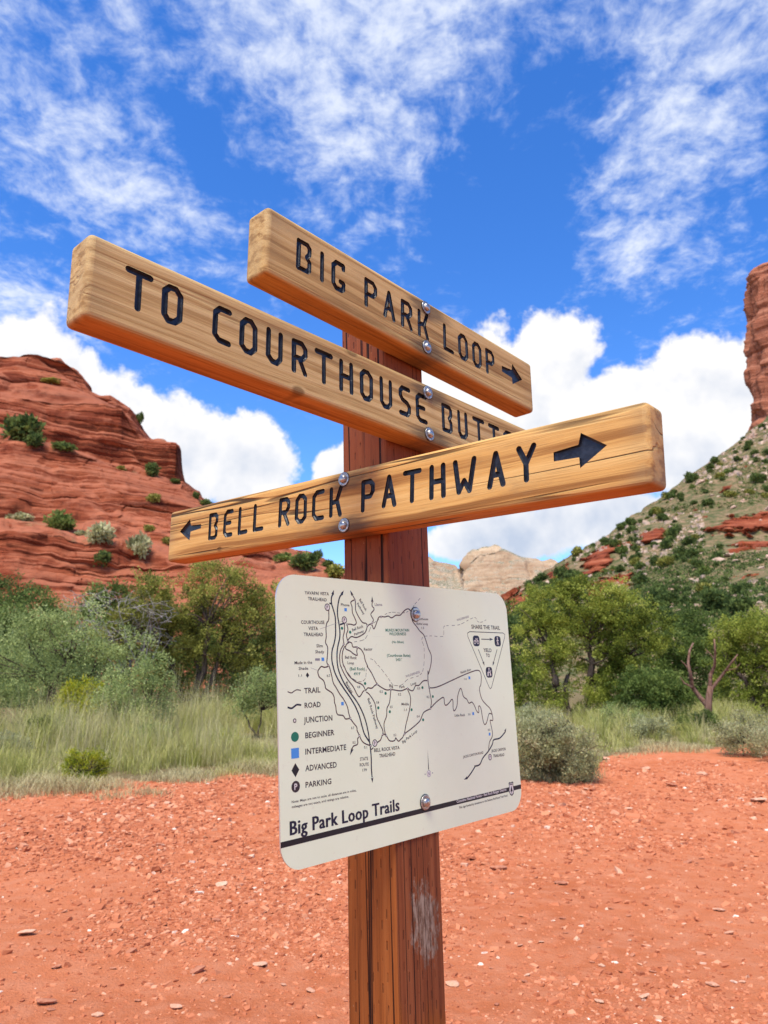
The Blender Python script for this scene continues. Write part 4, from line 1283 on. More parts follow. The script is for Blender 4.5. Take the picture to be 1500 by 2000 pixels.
for c in JUNC:
    ringed(c, 2.5, 'ink', ZP + .00007, 'printed_junction')
for c in DOTS['green']:
    disc(c, 3.4, 3.0, 'green', ZP + .00007, 'printed_beginner_dot')
for c in DOTS['blue']:
    flat('printed_intermediate_square', [(c[0] - 3.6, c[1] - 3.2), (c[0] + 3.6, c[1] - 3.2), (c[0] + 3.6, c[1] + 3.2), (c[0] - 3.6, c[1] + 3.2)], [(0, 1, 2, 3)], 'blue', ZP + .00007)
c = DOTS['greybox'][0]
flat('printed_grey_mark', [(c[0] - 6, c[1] - 2.2), (c[0] + 6, c[1] - 2.2), (c[0] + 6, c[1] + 2.2), (c[0] - 6, c[1] + 2.2)], [(0, 1, 2, 3)], 'grey', ZP + .00007)


def diamond(c, w, h):
    flat('printed_advanced_diamond', [(c[0] - w, c[1]), (c[0], c[1] - h), (c[0] + w, c[1]), (c[0], c[1] + h)], [(0, 1, 2, 3)], 'black', ZP + .00007)


diamond(DOTS['diam'][0], 4.2, 5)

# lettering: Blender's own sans letters, flattened to print
_fc = bpy.data.curves.new('font', 'FONT')
_fo = link(bpy.data.objects.new('font', _fc))


def text_mesh(s, bold):
    _fc.body = s
    _fc.size = 1
    _fc.resolution_u = 2
    _fc.offset = (.014, .020, .010)[bold]
    _fc.space_character = 1.0 + .03 * bold
    dg = bpy.context.evaluated_depsgraph_get()
    dg.update()
    me = bpy.data.meshes.new_from_object(_fo.evaluated_get(dg))
    return me


_h = text_mesh('H', 0)
CAPH = max(v.co.y for v in _h.vertices)


def print_text(s, x0, y0, x1, y1, h, ink, bold, z=None):
    me = text_mesh(s, bold)
    xs = [v.co.x for v in me.vertices]
    lo, hi_ = min(xs), max(xs)
    L = math.hypot(x1 - x0, y1 - y0)
    ca, sa = (x1 - x0) / L, (y1 - y0) / L
    kx, ky = L / (hi_ - lo), h / CAPH
    for v in me.vertices:
        px, py = (v.co.x - lo) * kx, v.co.y * ky
        v.co = ((x0 + px * ca - py * sa) / 1000, (y0 + px * sa + py * ca) / 1000, z or ZP + .00009)
    if bold == 2:                   # heavy title: three slightly shifted impressions
        b2 = bmesh.new()
        for k in (-1, 0, 1):
            t2 = me.copy()
            for v in t2.vertices:
                v.co.x += k * .00095
                v.co.z += k * .000008
            b2.from_mesh(t2)
            bpy.data.meshes.remove(t2)
        b2.to_mesh(me)
        b2.free()
    me.materials.clear()
    me.materials.append(INK[ink])
    return link(bpy.data.objects.new('printed_text', me), panel)


flat('printed_stripe', [(PS0 * 1000, -216.6), (PS1 * 1000, -212.9), (PS1 * 1000, -203.2), (PS0 * 1000, -206.8)], [(0, 1, 2, 3)], 'black', ZP + .00002)
for s, x0, y0, x1, y1, h, ink, b in TEXTS:
    if s.startswith('Coconino'):
        y0, y1 = -210.6, -209.4
    print_text(s, x0, y0, x1, y1, h, ink, b)
for c in DOTS['park']:
    disc(c, 7.2, 7.2, 'ink', ZP + .00007, 'printed_parking_mark')
    disc(c, 5.4, 5.4, 'white', ZP + .00009, 'printed_parking_mark')
    print_text('P', c[0] - 2.0, c[1] - 3.2, c[0] + 2.2, c[1] - 3.2, 6.4, 'ink', 1, ZP + .00013)
lj, lb, li_, la, lp = DOTS['leg']
ringed(lj, 4.0, 'ink', ZP + .00007, 'printed_junction')
disc(lb, 9.3, 8.6, 'green', ZP + .00007, 'printed_beginner_dot', 32)
flat('printed_intermediate_square', [(li_[0] - 9.2, li_[1] - 8.8), (li_[0] + 9.2, li_[1] - 8.8), (li_[0] + 9.2, li_[1] + 8.8), (li_[0] - 9.2, li_[1] + 8.8)], [(0, 1, 2, 3)], 'blue', ZP + .00007)
diamond(la, 9.2, 12)
disc(lp, 10, 9.8, 'ink', ZP + .00007, 'printed_parking_mark', 32)
print_text('P', lp[0] - 3.2, lp[1] - 5.2, lp[0] + 3.8, lp[1] - 5.2, 10.4, 'white', 1, ZP + .00013)
# compass
cc, ct = DOTS['compass']
disc(cc, 7, 7, 'grey', ZP + .00006, 'printed_compass', 24)
disc(cc, 6.1, 6.1, 'white', ZP + .00007, 'printed_compass', 24)
print_text('N', cc[0] - 3, cc[1] - 3.4, cc[0] + 3, cc[1] - 3.4, 6.8, 'grey', 1, ZP + .00013)
flat('printed_compass_needle', [(cc[0] - 1.6, cc[1] + 8), (cc[0] + 1.2, cc[1] + 8), (ct[0], ct[1] + 3)], [(0, 1, 2)], 'navy', ZP + .00007)
for sx_ in (-12.5, 12.5):
    disc((cc[0] + sx_, cc[1]), 1.5, 1.5, 'grey', ZP + .00007, 'printed_compass', 8)


# share-the-trail icons: dark rounded squares with a bicycle, a walker and a horse rider
def rrect(c, w, h, r, ink, z, name):
    V = []
    for cx, cy, a0 in ((w / 2 - r, h / 2 - r, 0), (-w / 2 + r, h / 2 - r, 90), (-w / 2 + r, -h / 2 + r, 180), (w / 2 - r, -h / 2 + r, 270)):
        for k in range(6):
            a = R(a0 + 18 * k)
            V.append((c[0] + cx + r * math.cos(a), c[1] + cy + r * math.sin(a)))
    flat(name, V, [tuple(range(len(V)))], ink, z)


def glyph(c, strokes, w):
    V, F = [], []
    for st in strokes:
        v, f = ribbon([(c[0] + x, c[1] + y) for x, y in st], w)
        F += [tuple(i + len(V) for i in q_) for q_ in f]
        V += v
    flat('printed_pictogram', V, F, 'white', ZP + .00011)


circ = lambda x, y, r: [(x + r * math.cos(R(k * 36)), y + r * math.sin(R(k * 36))) for k in range(11)]
ic = DOTS['icon']
for c in ic:
    rrect(c, 27, 25, 8, 'navy', ZP + .00007, 'printed_icon')
glyph(ic[0], [circ(-6.5, -3, 4), circ(6.5, -3, 4), [(-6.5, -3), (-1, 3.5), (5, 3.5), (6.5, -3)], [(-1, 3.5), (1, -3), (5, 3.5)], [(3.5, 6), (6.5, 6)], [(-3, 5.5), (1, 5.5)]], 1.5)
glyph(ic[1], [circ(0, 8, 1.4), [(0, 6), (-.5, -1), (-3.5, -9)], [(-.5, -1), (3.5, -9)], [(0, 5), (-4, 0)], [(0, 5), (4, .5)]], 2.3)
glyph(ic[2], [circ(0, 8.5, 1.2), [(0, 7), (-1, 1)], [(-7, 0), (5, 0), (8, 5)], [(-6, 0), (-7, -9)], [(-4, 0), (-3.5, -9)], [(4, 0), (4, -9)], [(5, 0), (7.5, -8)]], 2.4)
# forest badge: shield outline with a tree
s0 = DOTS['shield'][0]
sh = [(-9, 13), (-5, 15), (0, 13), (5, 15), (9, 13), (8, 6), (10, -3), (7, -11), (0, -15), (-7, -11), (-10, -3), (-8, 6)]
flat('printed_badge', [(s0[0] + x * 1.12, s0[1] + y * 1.08) for x, y in sh], [tuple(range(12))], 'black', ZP + .00007)
flat('printed_badge', [(s0[0] + x * .88, s0[1] + y * .88) for x, y in sh], [tuple(range(12))], 'white', ZP + .00009)
flat('printed_badge', [(s0[0] + x, s0[1] + y) for x, y in ((-5, -6), (5, -6), (0, 8))], [(0, 1, 2)], 'black', ZP + .00011)
flat('printed_badge', [(s0[0] + x, s0[1] + y) for x, y in ((-1, -11), (1, -11), (1, -6), (-1, -6))], [(0, 1, 2, 3)], 'black', ZP + .00011)
flat('printed_badge', [(s0[0] + x, s0[1] + y) for x, y in ((-7, 9), (7, 9), (7, 11), (-7, 11))], [(0, 1, 2, 3)], 'black', ZP + .00011)
bpy.data.objects.remove(_fo)


# ------------------------------------------------------------------ plants
def leaf_mat(name, cols, trans=.42, rough=.6):
    """leaf colour varies from spray to spray (attribute tint)"""
    mt, n = material(name)
    t = attr(n, 'tint', 'Fac')
    c = n.ramp(t, [(i / (len(cols) - 1), c) for i, c in enumerate(cols)])
    finish(n, c, rough, spec=.06, trans=(trans, n.mix(.35, c, (.35, .40, .05), 'MULTIPLY') if 0 else c))
    return mt


def bark_mat(name, a, b):
    mt, n = material(name)
    co = obco(n)
    g = n.noise(n.mapping(co, scale=(14, 14, 2.2)), 1, 5, .65)
    finish(n, n.mix(n.mapr(g, .35, .65), a, b), .9, g, .8, .02, spec=.15)
    return mt


M_JUN = leaf_mat('juniper_leaf', [(0.09, 0.095, 0.022), (0.185, 0.19, 0.04), (0.3, 0.295, 0.06), (0.43, 0.4, 0.09), (0.55, 0.48, 0.14)])
M_JUND = leaf_mat('dark_juniper_leaf', [(0.045, 0.07, 0.022), (0.09, 0.13, 0.036), (0.15, 0.2, 0.055), (0.23, 0.28, 0.075)])
M_JUNB = leaf_mat('bright_juniper_leaf', [(0.075, 0.095, 0.016), (0.17, 0.2, 0.03), (0.285, 0.32, 0.05), (0.41, 0.43, 0.075), (0.53, 0.52, 0.12)])
M_MESQ = leaf_mat('mesquite_leaf', [(0.15, 0.19, 0.065), (0.29, 0.34, 0.115), (0.44, 0.49, 0.17), (0.6, 0.63, 0.25)])
M_GREENB = leaf_mat('green_bush_leaf', [(0.055, 0.085, 0.018), (0.11, 0.155, 0.035), (0.19, 0.245, 0.06), (0.29, 0.34, 0.09)])
M_SAGE = leaf_mat('sage_leaf', [(.20, .20, .095), (.37, .36, .17), (.55, .53, .27), (.70, .67, .38)])
M_YELL = leaf_mat('rabbitbrush_leaf', [(0.153, 0.204, 0.024), (0.289, 0.323, 0.031), (0.459, 0.442, 0.034), (0.612, 0.527, 0.051)])
M_GRASS = leaf_mat('grass_blade', [(0.2, 0.21, 0.045), (0.36, 0.36, 0.09), (0.54, 0.49, 0.17), (0.68, 0.61, 0.3)], .3)
M_STRAW = leaf_mat('dry_grass_blade', [(0.260, 0.208, 0.091), (0.429, 0.351, 0.169), (0.598, 0.507, 0.273), (0.364, 0.351, 0.130)], .25)
M_BARK = bark_mat('juniper_bark', (.050, .032, .024), (.15, .105, .08))
M_REDBARK = bark_mat('red_brown_bark', (.11, .05, .032), (.24, .135, .095))
M_DEAD = bark_mat('grey_dead_wood', (.20, .165, .14), (.38, .33, .29))
M_TWIG = bark_mat('dark_twig', (.045, .028, .02), (.11, .075, .055))


def rand_dirs(n, rng):
    v = rng.normal(size=(n, 3))
    return v / np.linalg.norm(v, axis=1, keepdims=True)


def leaf_cloud(cen, rad, cnt, ln, wd, up, rng, tint=None, tvar=.25, flat_=1.):
    """many small leaf blades round spray centres.  cen (k,3), rad (k,), cnt blades each"""
    k = len(cen)
    idx = np.repeat(np.arange(k), cnt)
    n = len(idx)
    d = rand_dirs(n, rng)
    rr = rng.random(n) ** .45
    off = d * (rr * rad[idx])[:, None]
    off[:, 2] *= flat_
    p = cen[idx] + off
    ax = d * .8 + rand_dirs(n, rng) * .7 + np.array([0, 0, up])
    ax /= np.linalg.norm(ax, axis=1, keepdims=True)
    sd_ = np.cross(ax, rand_dirs(n, rng))
    sd_ /= np.maximum(np.linalg.norm(sd_, axis=1, keepdims=True), 1e-6)
    L = ln * (.6 + .8 * rng.random(n))[:, None]
    W = wd * (.6 + .8 * rng.random(n))[:, None]
    V = np.stack([p, p + ax * L * .45 + sd_ * W, p + ax * L, p + ax * L * .5 - sd_ * W], 1).reshape(-1, 3)
    F = np.arange(n * 4).reshape(-1, 4)
    t0 = rng.random(k) if tint is None else tint
    t = np.clip(t0[idx] + (rng.random(n) - .5) * tvar * 2, 0, 1)
    return V, F, np.repeat(t, 4)


def sample_crown(blobs, n, rng, shell=.5):
    """spray centres inside a union of ellipsoids, thicker towards the outside, with bays left open"""
    w_ = np.array([b[3] * b[4] * b[5] for b in blobs]) ** .75
    w_ = w_ / w_.sum()
    which = rng.choice(len(blobs), n, p=w_)
    B = np.array(blobs)[which]
    d = rand_dirs(n, rng)
    r = shell + (1 - shell) * rng.random(n) ** .6
    r = np.where(rng.random(n) < .22, rng.random(n) ** .5, r)
    r = r * (.86 + .28 * fbm(d * 2.2 + which[:, None] * 7.1, 3, 5))
    P_ = B[:, :3] + d * r[:, None] * B[:, 3:6]
    if n < 150:
        return P_
    # sprays gather in bunches, with gaps between them
    size = float(np.mean([b[3] for b in blobs]))
    k = max(24, n // 11)
    home = P_[:k][rng.integers(0, k, n)]
    jit = rng.normal(size=(n, 3)) * size * np.array([.20, .20, .13])
    return np.where((rng.random(n) < .68)[:, None], home + jit, P_)


def limb(bm, a, b, r0, r1, rng, bend=.18, seg=6, n=5):
    a, b = np.array(a, float), np.array(b, float)
    L = np.linalg.norm(b - a)
    k = rng.normal(size=3) * bend * L
    pts = []
    for t in np.linspace(0, 1, n):
        pts.append(a * (1 - t) + b * t + k * math.sin(math.pi * t) * .5 + rng.normal(size=3) * L * .018 * (0 < t < 1))
    tube(bm, pts, list(np.linspace(r0, r1, n)), seg)
    return pts


def plant(name, label, cat, pos, blobs, sprays, cnt, srad, leaf, mat, seed, trunks=None, bark=M_BARK, up=.5, group=None, shell=.5, twigs=14, tr=.09, dead=0, flat_=1., tvar=.25, hrange=.35):
    rng = np.random.default_rng(seed)
    o = empty(name, tuple(pos))
    tag(o, label, cat, group)
    blobs = [tuple(b) for b in blobs]
    C_ = sample_crown(blobs, sprays, rng, shell)
    C_ = C_[C_[:, 2] > .04]
    zmin, zmax = C_[:, 2].min(), C_[:, 2].max()
    # tint differs at random from spray to spray, in soft patches through the crown
    ti = np.clip(rng.normal(.45, .2, len(C_)) + hrange * (fbm(C_ * .9, 2, seed) - .5) * 2, 0, 1)
    V, F, t = leaf_cloud(C_, srad * (.6 + .8 * rng.random(len(C_))), cnt, leaf[0], leaf[1], up, rng, ti, tvar, flat_)
    mesh_np('crown', V, F, mat, o, attrs={'tint': t})
    bm = bmesh.new()
    trunks = trunks or [((0, 0, 0), (0, 0, (zmin + zmax) * .4))]
    tips = []
    for a, b in trunks:
        pts = limb(bm, a, b, tr, tr * .55, rng, .12, 8, 6)
        tips += [(p, tr * (.9 - .07 * i)) for i, p in enumerate(pts[2:])]
    hi_ok = np.where(C_[:, 2] > zmin + .3 * (zmax - zmin))[0]
    ids = rng.choice(hi_ok, min(twigs, len(hi_ok)), replace=False)
    for i in ids:
        p = C_[i]
        j = int(np.argmin([np.linalg.norm(q_[0] - p) + max(0, q_[0][2] - p[2]) * .8 for q_ in tips]))
        limb(bm, tips[j][0], p, tips[j][1] * .42, .006, rng, .28, 5, 6)
    mesh_bm('trunk', bm, bark, o, smooth=True)
    return o


def px(u, v, r):
    """place on the ground along a photo column u, r metres out"""
    d = ray(float(u), 1338.)
    d = d[:2] / np.linalg.norm(d[:2]) * r
    z = float(ground_z(np.array([d[0]]), np.array([d[1]]))[0])
    return np.array([d[0], d[1], z])


def hpx(v, r):
    """height above eye level of photo row v at distance r, plus eye height = z"""
    return CAMZ + (1339 - v) / FPX * r * 1.0


def wpx(w_, r):
    return w_ / FPX * r


def blob(u, v, hu, hv, r, pos, depth=.8):
    """ellipsoid in a plant's own frame from a photo spot (u, v), half sizes in pixels, distance r"""
    p = at_range(float(u), float(v), r) - pos
    return (p[0], p[1], p[2], wpx(hu, r), wpx(hu, r) * depth, wpx(hv, r))


def PB(spec, r, pos, depth=.8):
    return [blob(u, v, a, b, r, pos, depth) for u, v, a, b in spec]


# --- left side
p = px(105, 0, 25.5)
plant('mesquite_tree', 'feathery grey-green mesquite with a dark forked trunk, leftmost by the tall grass', 'tree', p,
      PB([(105, 1255, 75, 62), (30, 1290, 75, 75), (175, 1300, 70, 60), (100, 1345, 90, 45), (230, 1270, 50, 55), (-40, 1310, 60, 70), (150, 1215, 55, 40)], 25.5, p), 1000, 26, .22, (.07, .017), M_MESQ, 101,
      trunks=[((0, 0, -.1), (-.25, .1, 1.5)), ((.05, 0, .5), (.95, .2, 1.35)), ((0, 0, .6), (.35, -.1, 1.9))], bark=M_TWIG, twigs=45, tr=.085, up=.15, hrange=.5)
p = px(370, 0, 30.5)
plant('juniper_tree', 'large olive-green juniper with bare dark branches showing, left of the map panel', 'tree', p,
      PB([(330, 1180, 75, 60), (430, 1165, 80, 62), (490, 1230, 62, 75), (400, 1245, 70, 70), (330, 1270, 62, 60), (470, 1325, 60, 55), (420, 1130, 48, 36), (520, 1180, 42, 50), (300, 1215, 50, 46), (540, 1290, 45, 70), (330, 1345, 60, 40), (420, 1370, 60, 30), (520, 1370, 50, 34)], 30.5, p), 1750, 30, .19, (.08, .028), M_JUN, 102,
      trunks=[((0, 0, -.1), (.25, 0, 2.3)), ((.1, 0, .2), (1.1, .2, 2.7)), ((-.1, 0, .3), (-1.0, .1, 2.5)), ((.1, 0, .2), (.7, -.5, 3.2))], twigs=110, tr=.13, up=.35, hrange=.55)
p = px(250, 0, 29)
o = plant('half_dead_juniper', 'half-dead juniper with a tangle of bare grey twigs above the mesquite', 'tree', p,
          PB([(262, 1205, 42, 30), (300, 1160, 40, 30), (225, 1255, 40, 38)], 29, p), 260, 36, .20, (.08, .032), M_JUN, 103,
          trunks=[((0, 0, -.1), (-.3, 0, 2.2)), ((0, 0, .2), (.6, .1, 2.6))], twigs=25, tr=.09)
rng = np.random.default_rng(5)
bm = bmesh.new()
for k in range(150):
    u_, v_ = rng.uniform(135, 330), rng.uniform(1160, 1262)
    if v_ < 1150 + abs(u_ - 200) * .22:
        v_ += 30
    a = at_range(u_, v_, 28.6 + rng.uniform(-.6, .6)) - p
    L = rng.uniform(.35, 1.1)
    dr = np.array([rng.normal() * .9, rng.normal() * .4, rng.uniform(-.1, .7)])
    dr /= np.linalg.norm(dr)
    limb(bm, a - dr * L * .5, a + dr * L * .5, .014, .004, rng, .3, 4, 4)
for k in range(16):
    a = np.array([rng.uniform(-.4, .5), 0, 1.4])
    b = at_range(rng.uniform(140, 320), rng.uniform(1165, 1240), 28.6) - p
    limb(bm, a, b, .03, .008, rng, .25, 5, 6)
mesh_bm('dead_branches', bm, M_DEAD, o, smooth=True)
p = px(255, 0, 20.5)
plant('leafy_shrub', 'pale green feathery shrub in front of the large juniper', 'shrub', p,
      PB([(255, 1340, 52, 38), (300, 1330, 40, 36), (215, 1365, 40, 34), (280, 1380, 60, 26)], 20.5, p), 400, 26, .17, (.055, .015), M_MESQ, 104, twigs=30, tr=.03, bark=M_TWIG, up=.3, trunks=[((0, 0, -.05), (.1, 0, .7)), ((0, 0, 0), (-.4, 0, .8)), ((0, 0, 0), (.5, 0, .8))])
p = px(505, 0, 21)
plant('leafy_shrub', 'blue-green shrub hugging the left edge of the map panel', 'shrub', p,
      PB([(505, 1345, 48, 34), (560, 1350, 50, 40), (470, 1372, 36, 26)], 21, p), 380, 28, .16, (.055, .017), M_MESQ, 105, twigs=24, tr=.03, bark=M_TWIG, trunks=[((0, 0, -.05), (.1, 0, .7)), ((0, 0, 0), (-.4, 0, .7))])
p = px(160, 0, 24)
plant('leafy_shrub', 'yellow-green shrub behind the fork of the mesquite trunk', 'shrub', p,
      PB([(160, 1368, 38, 34), (135, 1392, 34, 26), (190, 1395, 30, 24)], 24, p), 260, 30, .15, (.06, .02), M_YELL, 106, twigs=14, tr=.025, bark=M_TWIG)
p = px(62, 0, 44)
plant('green_bush', 'bright green bush in front of the left red ledges', 'bush', p, PB([(60, 1205, 62, 42), (20, 1230, 50, 40), (110, 1225, 40, 40), (60, 1290, 90, 60)], 44, p), 480, 36, .34, (.11, .045), M_GREENB, 107, tr=.08)
p = px(15, 0, 55)
plant('dark_juniper', 'dark round juniper at the left edge below the red ledges', 'tree', p, PB([(10, 1170, 48, 42), (-40, 1190, 50, 60), (20, 1230, 60, 60)], 55, p), 420, 36, .40, (.13, .055), M_JUND, 108, tr=.1)
p = px(246, 0, 52)
plant('dark_juniper', 'small dark juniper peeking over the grey twigs', 'tree', p, PB([(200, 1160, 40, 26), (246, 1155, 26, 22), (210, 1210, 60, 50)], 52, p), 340, 36, .34, (.12, .05), M_GREENB, 109, tr=.08)
p = px(580, 0, 48)
plant('dark_juniper', 'olive juniper between the left butte and the map panel', 'tree', p, PB([(560, 1165, 40, 36), (610, 1180, 45, 40), (560, 1240, 60, 60)], 48, p), 360, 36, .34, (.11, .05), M_JUN, 110, tr=.08)

for i_, (u_, r_, v_, w_, m_, lab_) in enumerate([(330, 40, 1235, 75, M_GREENB, 'green bush filling the gap behind the mesquite and the large juniper'), (455, 42, 1240, 80, M_JUND, 'dark juniper directly behind the large olive juniper'), (150, 38, 1275, 80, M_JUND, 'dark juniper behind the mesquite crown'),
                                                 (-30, 36, 1270, 80, M_MESQ, 'grey-green tree cut by the left edge behind the mesquite'),
                                                 (700, 36, 1270, 85, M_JUN, 'olive juniper hidden behind the left half of the map panel'), (860, 38, 1275, 85, M_JUND, 'dark juniper hidden behind the right half of the map panel')]):
    p = px(u_, 0, r_)
    plant('background_bush', lab_, 'bush', p, PB([(u_, v_, w_, 48), (u_ - w_ * .5, v_ + 40, w_ * .7, 45), (u_ + w_ * .5, v_ + 45, w_ * .7, 45), (u_, v_ + 80, w_ * 1.1, 40)], r_, p), 420, 34, .32, (.11, .045), m_, 120 + i_, tr=.08)

# --- right side
p = px(1130, 0, 30)
plant('juniper_tree', 'big yellow-green juniper with several dark trunks, right of the map panel', 'tree', p,
      PB([(1080, 1190, 62, 48), (1150, 1170, 62, 42), (1215, 1200, 62, 48), (1050, 1260, 55, 62), (1130, 1255, 70, 50), (1230, 1265, 60, 50), (1275, 1235, 40, 40), (1055, 1330, 48, 36), (1150, 1335, 48, 32), (1215, 1330, 46, 42), (1110, 1155, 30, 22), (1195, 1160, 30, 20), (1035, 1368, 46, 34), (1105, 1374, 44, 28), (1190, 1370, 50, 34), (1250, 1360, 40, 36)], 30, p), 2300, 34, .16, (.07, .026), M_JUNB, 201,
      trunks=[((-.4, 0, -.1), (-.9, 0, 1.35)), ((-.4, 0, -.1), (-.35, .1, 1.5)), ((.2, 0, -.1), (.6, .1, 1.6)), ((.5, .1, 1.2), (1.5, .2, 2.1)), ((-.8, 0, 1.1), (-1.0, .2, 2.5)), ((.4, 0, 1.2), (.4, 0, 2.8))], twigs=90, tr=.13, up=.55, hrange=.5)
p = px(1275, 0, 28)
plant('green_bush', 'bright green bush between the big juniper and the bare trunk', 'bush', p,
      PB([(1262, 1345, 40, 42), (1305, 1350, 44, 40), (1240, 1385, 40, 24), (1300, 1385, 50, 24)], 28, p), 560, 36, .16, (.07, .03), M_GREENB, 202, twigs=20, tr=.04)
p = px(1335, 0, 40)
plant('dark_juniper', 'mid-green tree behind the bare trunk', 'tree', p,
      PB([(1330, 1255, 50, 46), (1290, 1290, 46, 50), (1375, 1290, 44, 56), (1335, 1340, 80, 50), (1350, 1222, 30, 22)], 40, p), 760, 38, .27, (.10, .042), M_GREENB, 203, tr=.1)
p = px(1470, 0, 30)
plant('juniper_tree', 'yellow-green juniper at the right edge of the picture', 'tree', p,
      PB([(1440, 1240, 48, 40), (1500, 1250, 55, 48), (1450, 1310, 52, 48), (1520, 1320, 60, 60), (1470, 1370, 55, 36), (1570, 1260, 60, 70), (1420, 1280, 30, 40)], 30, p), 1400, 34, .16, (.07, .026), M_JUNB, 204, trunks=[((0, 0, -.1), (.1, 0, 1.7)), ((.1, 0, .2), (.9, 0, 2.0)), ((0, 0, .3), (-.5, 0, 1.6))], twigs=50, tr=.11, up=.5)
p = px(1015, 0, 38)
plant('dark_juniper', 'dark green juniper half hidden by the right edge of the map panel', 'tree', p, PB([(1005, 1225, 40, 40), (960, 1240, 50, 50), (1000, 1310, 60, 60)], 38, p), 420, 36, .30, (.10, .042), M_JUND, 205, tr=.09)
# bare trunk with lifted limbs
p = px(1386, 0, 24)
o = empty('bare_trunk_tree', tuple(p))
tag(o, 'bare red-brown tree with twisted leafless limbs, right of the green bush', 'tree')
rng = np.random.default_rng(31)
bm = bmesh.new()
W_ = lambda u, v, dy=0: at_range(float(u), float(v), 24 + dy) - p
tube(bm, [W_(1386, 1412), W_(1383, 1385), W_(1385, 1360), W_(1388, 1340)], [.14, .105, .09, .075], 9)
mesh_bm('trunk', bm, M_REDBARK, o, smooth=True)
for path, r0, r1 in [([(1381, 1378), (1366, 1360), (1352, 1342), (1349, 1318), (1344, 1296), (1347, 1270), (1354, 1256)], .075, .022), ([(1387, 1342), (1388, 1318), (1396, 1300), (1397, 1275), (1395, 1248)], .065, .02), ([(1389, 1346), (1402, 1330), (1416, 1312), (1428, 1295), (1441, 1278)], .055, .018), ([(1352, 1342), (1336, 1334), (1328, 1322)], .035, .01), ([(1349, 1312), (1338, 1298), (1330, 1290)], .025, .008), ([(1418, 1310), (1436, 1306), (1446, 1296)], .02, .007), ([(1396, 1288), (1386, 1276), (1378, 1268)], .02, .007)]:
    bm = bmesh.new()
    tube(bm, [W_(u, v, .25 * math.sin(i * 1.3)) for i, (u, v) in enumerate(path)], list(np.linspace(r0, r1, len(path))), 7)
    mesh_bm('limb', bm, M_REDBARK, o, smooth=True)


# --- low shrubs
def mound(name, label, u, r, wpx_, hpx_, mat, seed, n=260, cnt=26, leaf=(.045, .008), cat='shrub', stems=40, bark=M_TWIG, srad=.10):
    p_ = px(u, 0, r)
    a, h = wpx(wpx_ / 2, r), wpx(hpx_, r)
    return plant(name, label, cat, p_, [(0, 0, h * .42, a * .95, a * .85, h * .55), (-a * .35, 0, h * .35, a * .6, a * .6, h * .45), (a * .35, 0, h * .33, a * .6, a * .6, h * .42), (0, -a * .2, h * .62, a * .55, a * .5, h * .33)],
                 n, cnt, srad, leaf, mat, seed, trunks=[((0, 0, -.03), (0, 0, h * .25))], twigs=stems, tr=.02, bark=bark, up=.7, shell=.6)


mound('sagebrush', 'rounded pale sagebrush on the bare dirt beside the right edge of the map panel', 1070, 13.6, 165, 118, M_SAGE, 301, n=800, cnt=36, leaf=(.036, .011), stems=90, srad=.085)
mound('sagebrush', 'grey-green sagebrush at the dirt edge below the right-hand juniper', 1440, 18.8, 110, 74, M_SAGE, 302, n=330, cnt=26, leaf=(.045, .009), srad=.10)
mound('sagebrush', 'low sagebrush at the far right edge of the dirt', 1530, 18.0, 120, 66, M_SAGE, 303, n=300, cnt=26, leaf=(.045, .009), srad=.10)
mound('rabbitbrush', 'small yellow-flowered rabbitbrush in the grass at left', 179, 13.6, 78, 58, M_YELL, 304, n=240, cnt=26, leaf=(.035, .007), srad=.06)
mound('sagebrush', 'small pale sagebrush at the foot of the big right juniper', 1045, 22, 95, 60, M_SAGE, 305, n=220, cnt=24, leaf=(.05, .010), srad=.12)


for i_, (lab_, u_, r_, w_, h_, m_) in enumerate([
        ('low grey-green shrub in the grass at the far left edge', 30, 16.5, 80, 46, M_SAGE), ('low green shrub in the grass below the pale feathery shrub', 300, 17.5, 90, 50, M_MESQ), ('low yellowish shrub in the grass just left of the map panel', 455, 17, 75, 44, M_YELL),
        ('low green shrub in the grass below the mesquite trunk', 95, 19.5, 80, 48, M_GREENB), ('low dull shrub in the grass below the green bush at right', 1265, 22, 90, 42, M_SAGE), ('low green shrub at the foot of the bare trunk', 1350, 23, 80, 48, M_GREENB),
        ('pale shrub between the two right-hand junipers at the grass edge', 1210, 24, 110, 50, M_MESQ)]):
    mound('low_shrub', lab_, u_, r_, w_, h_, m_, 320 + i_, n=150, cnt=24, leaf=(.05, .013), srad=.10, stems=20)


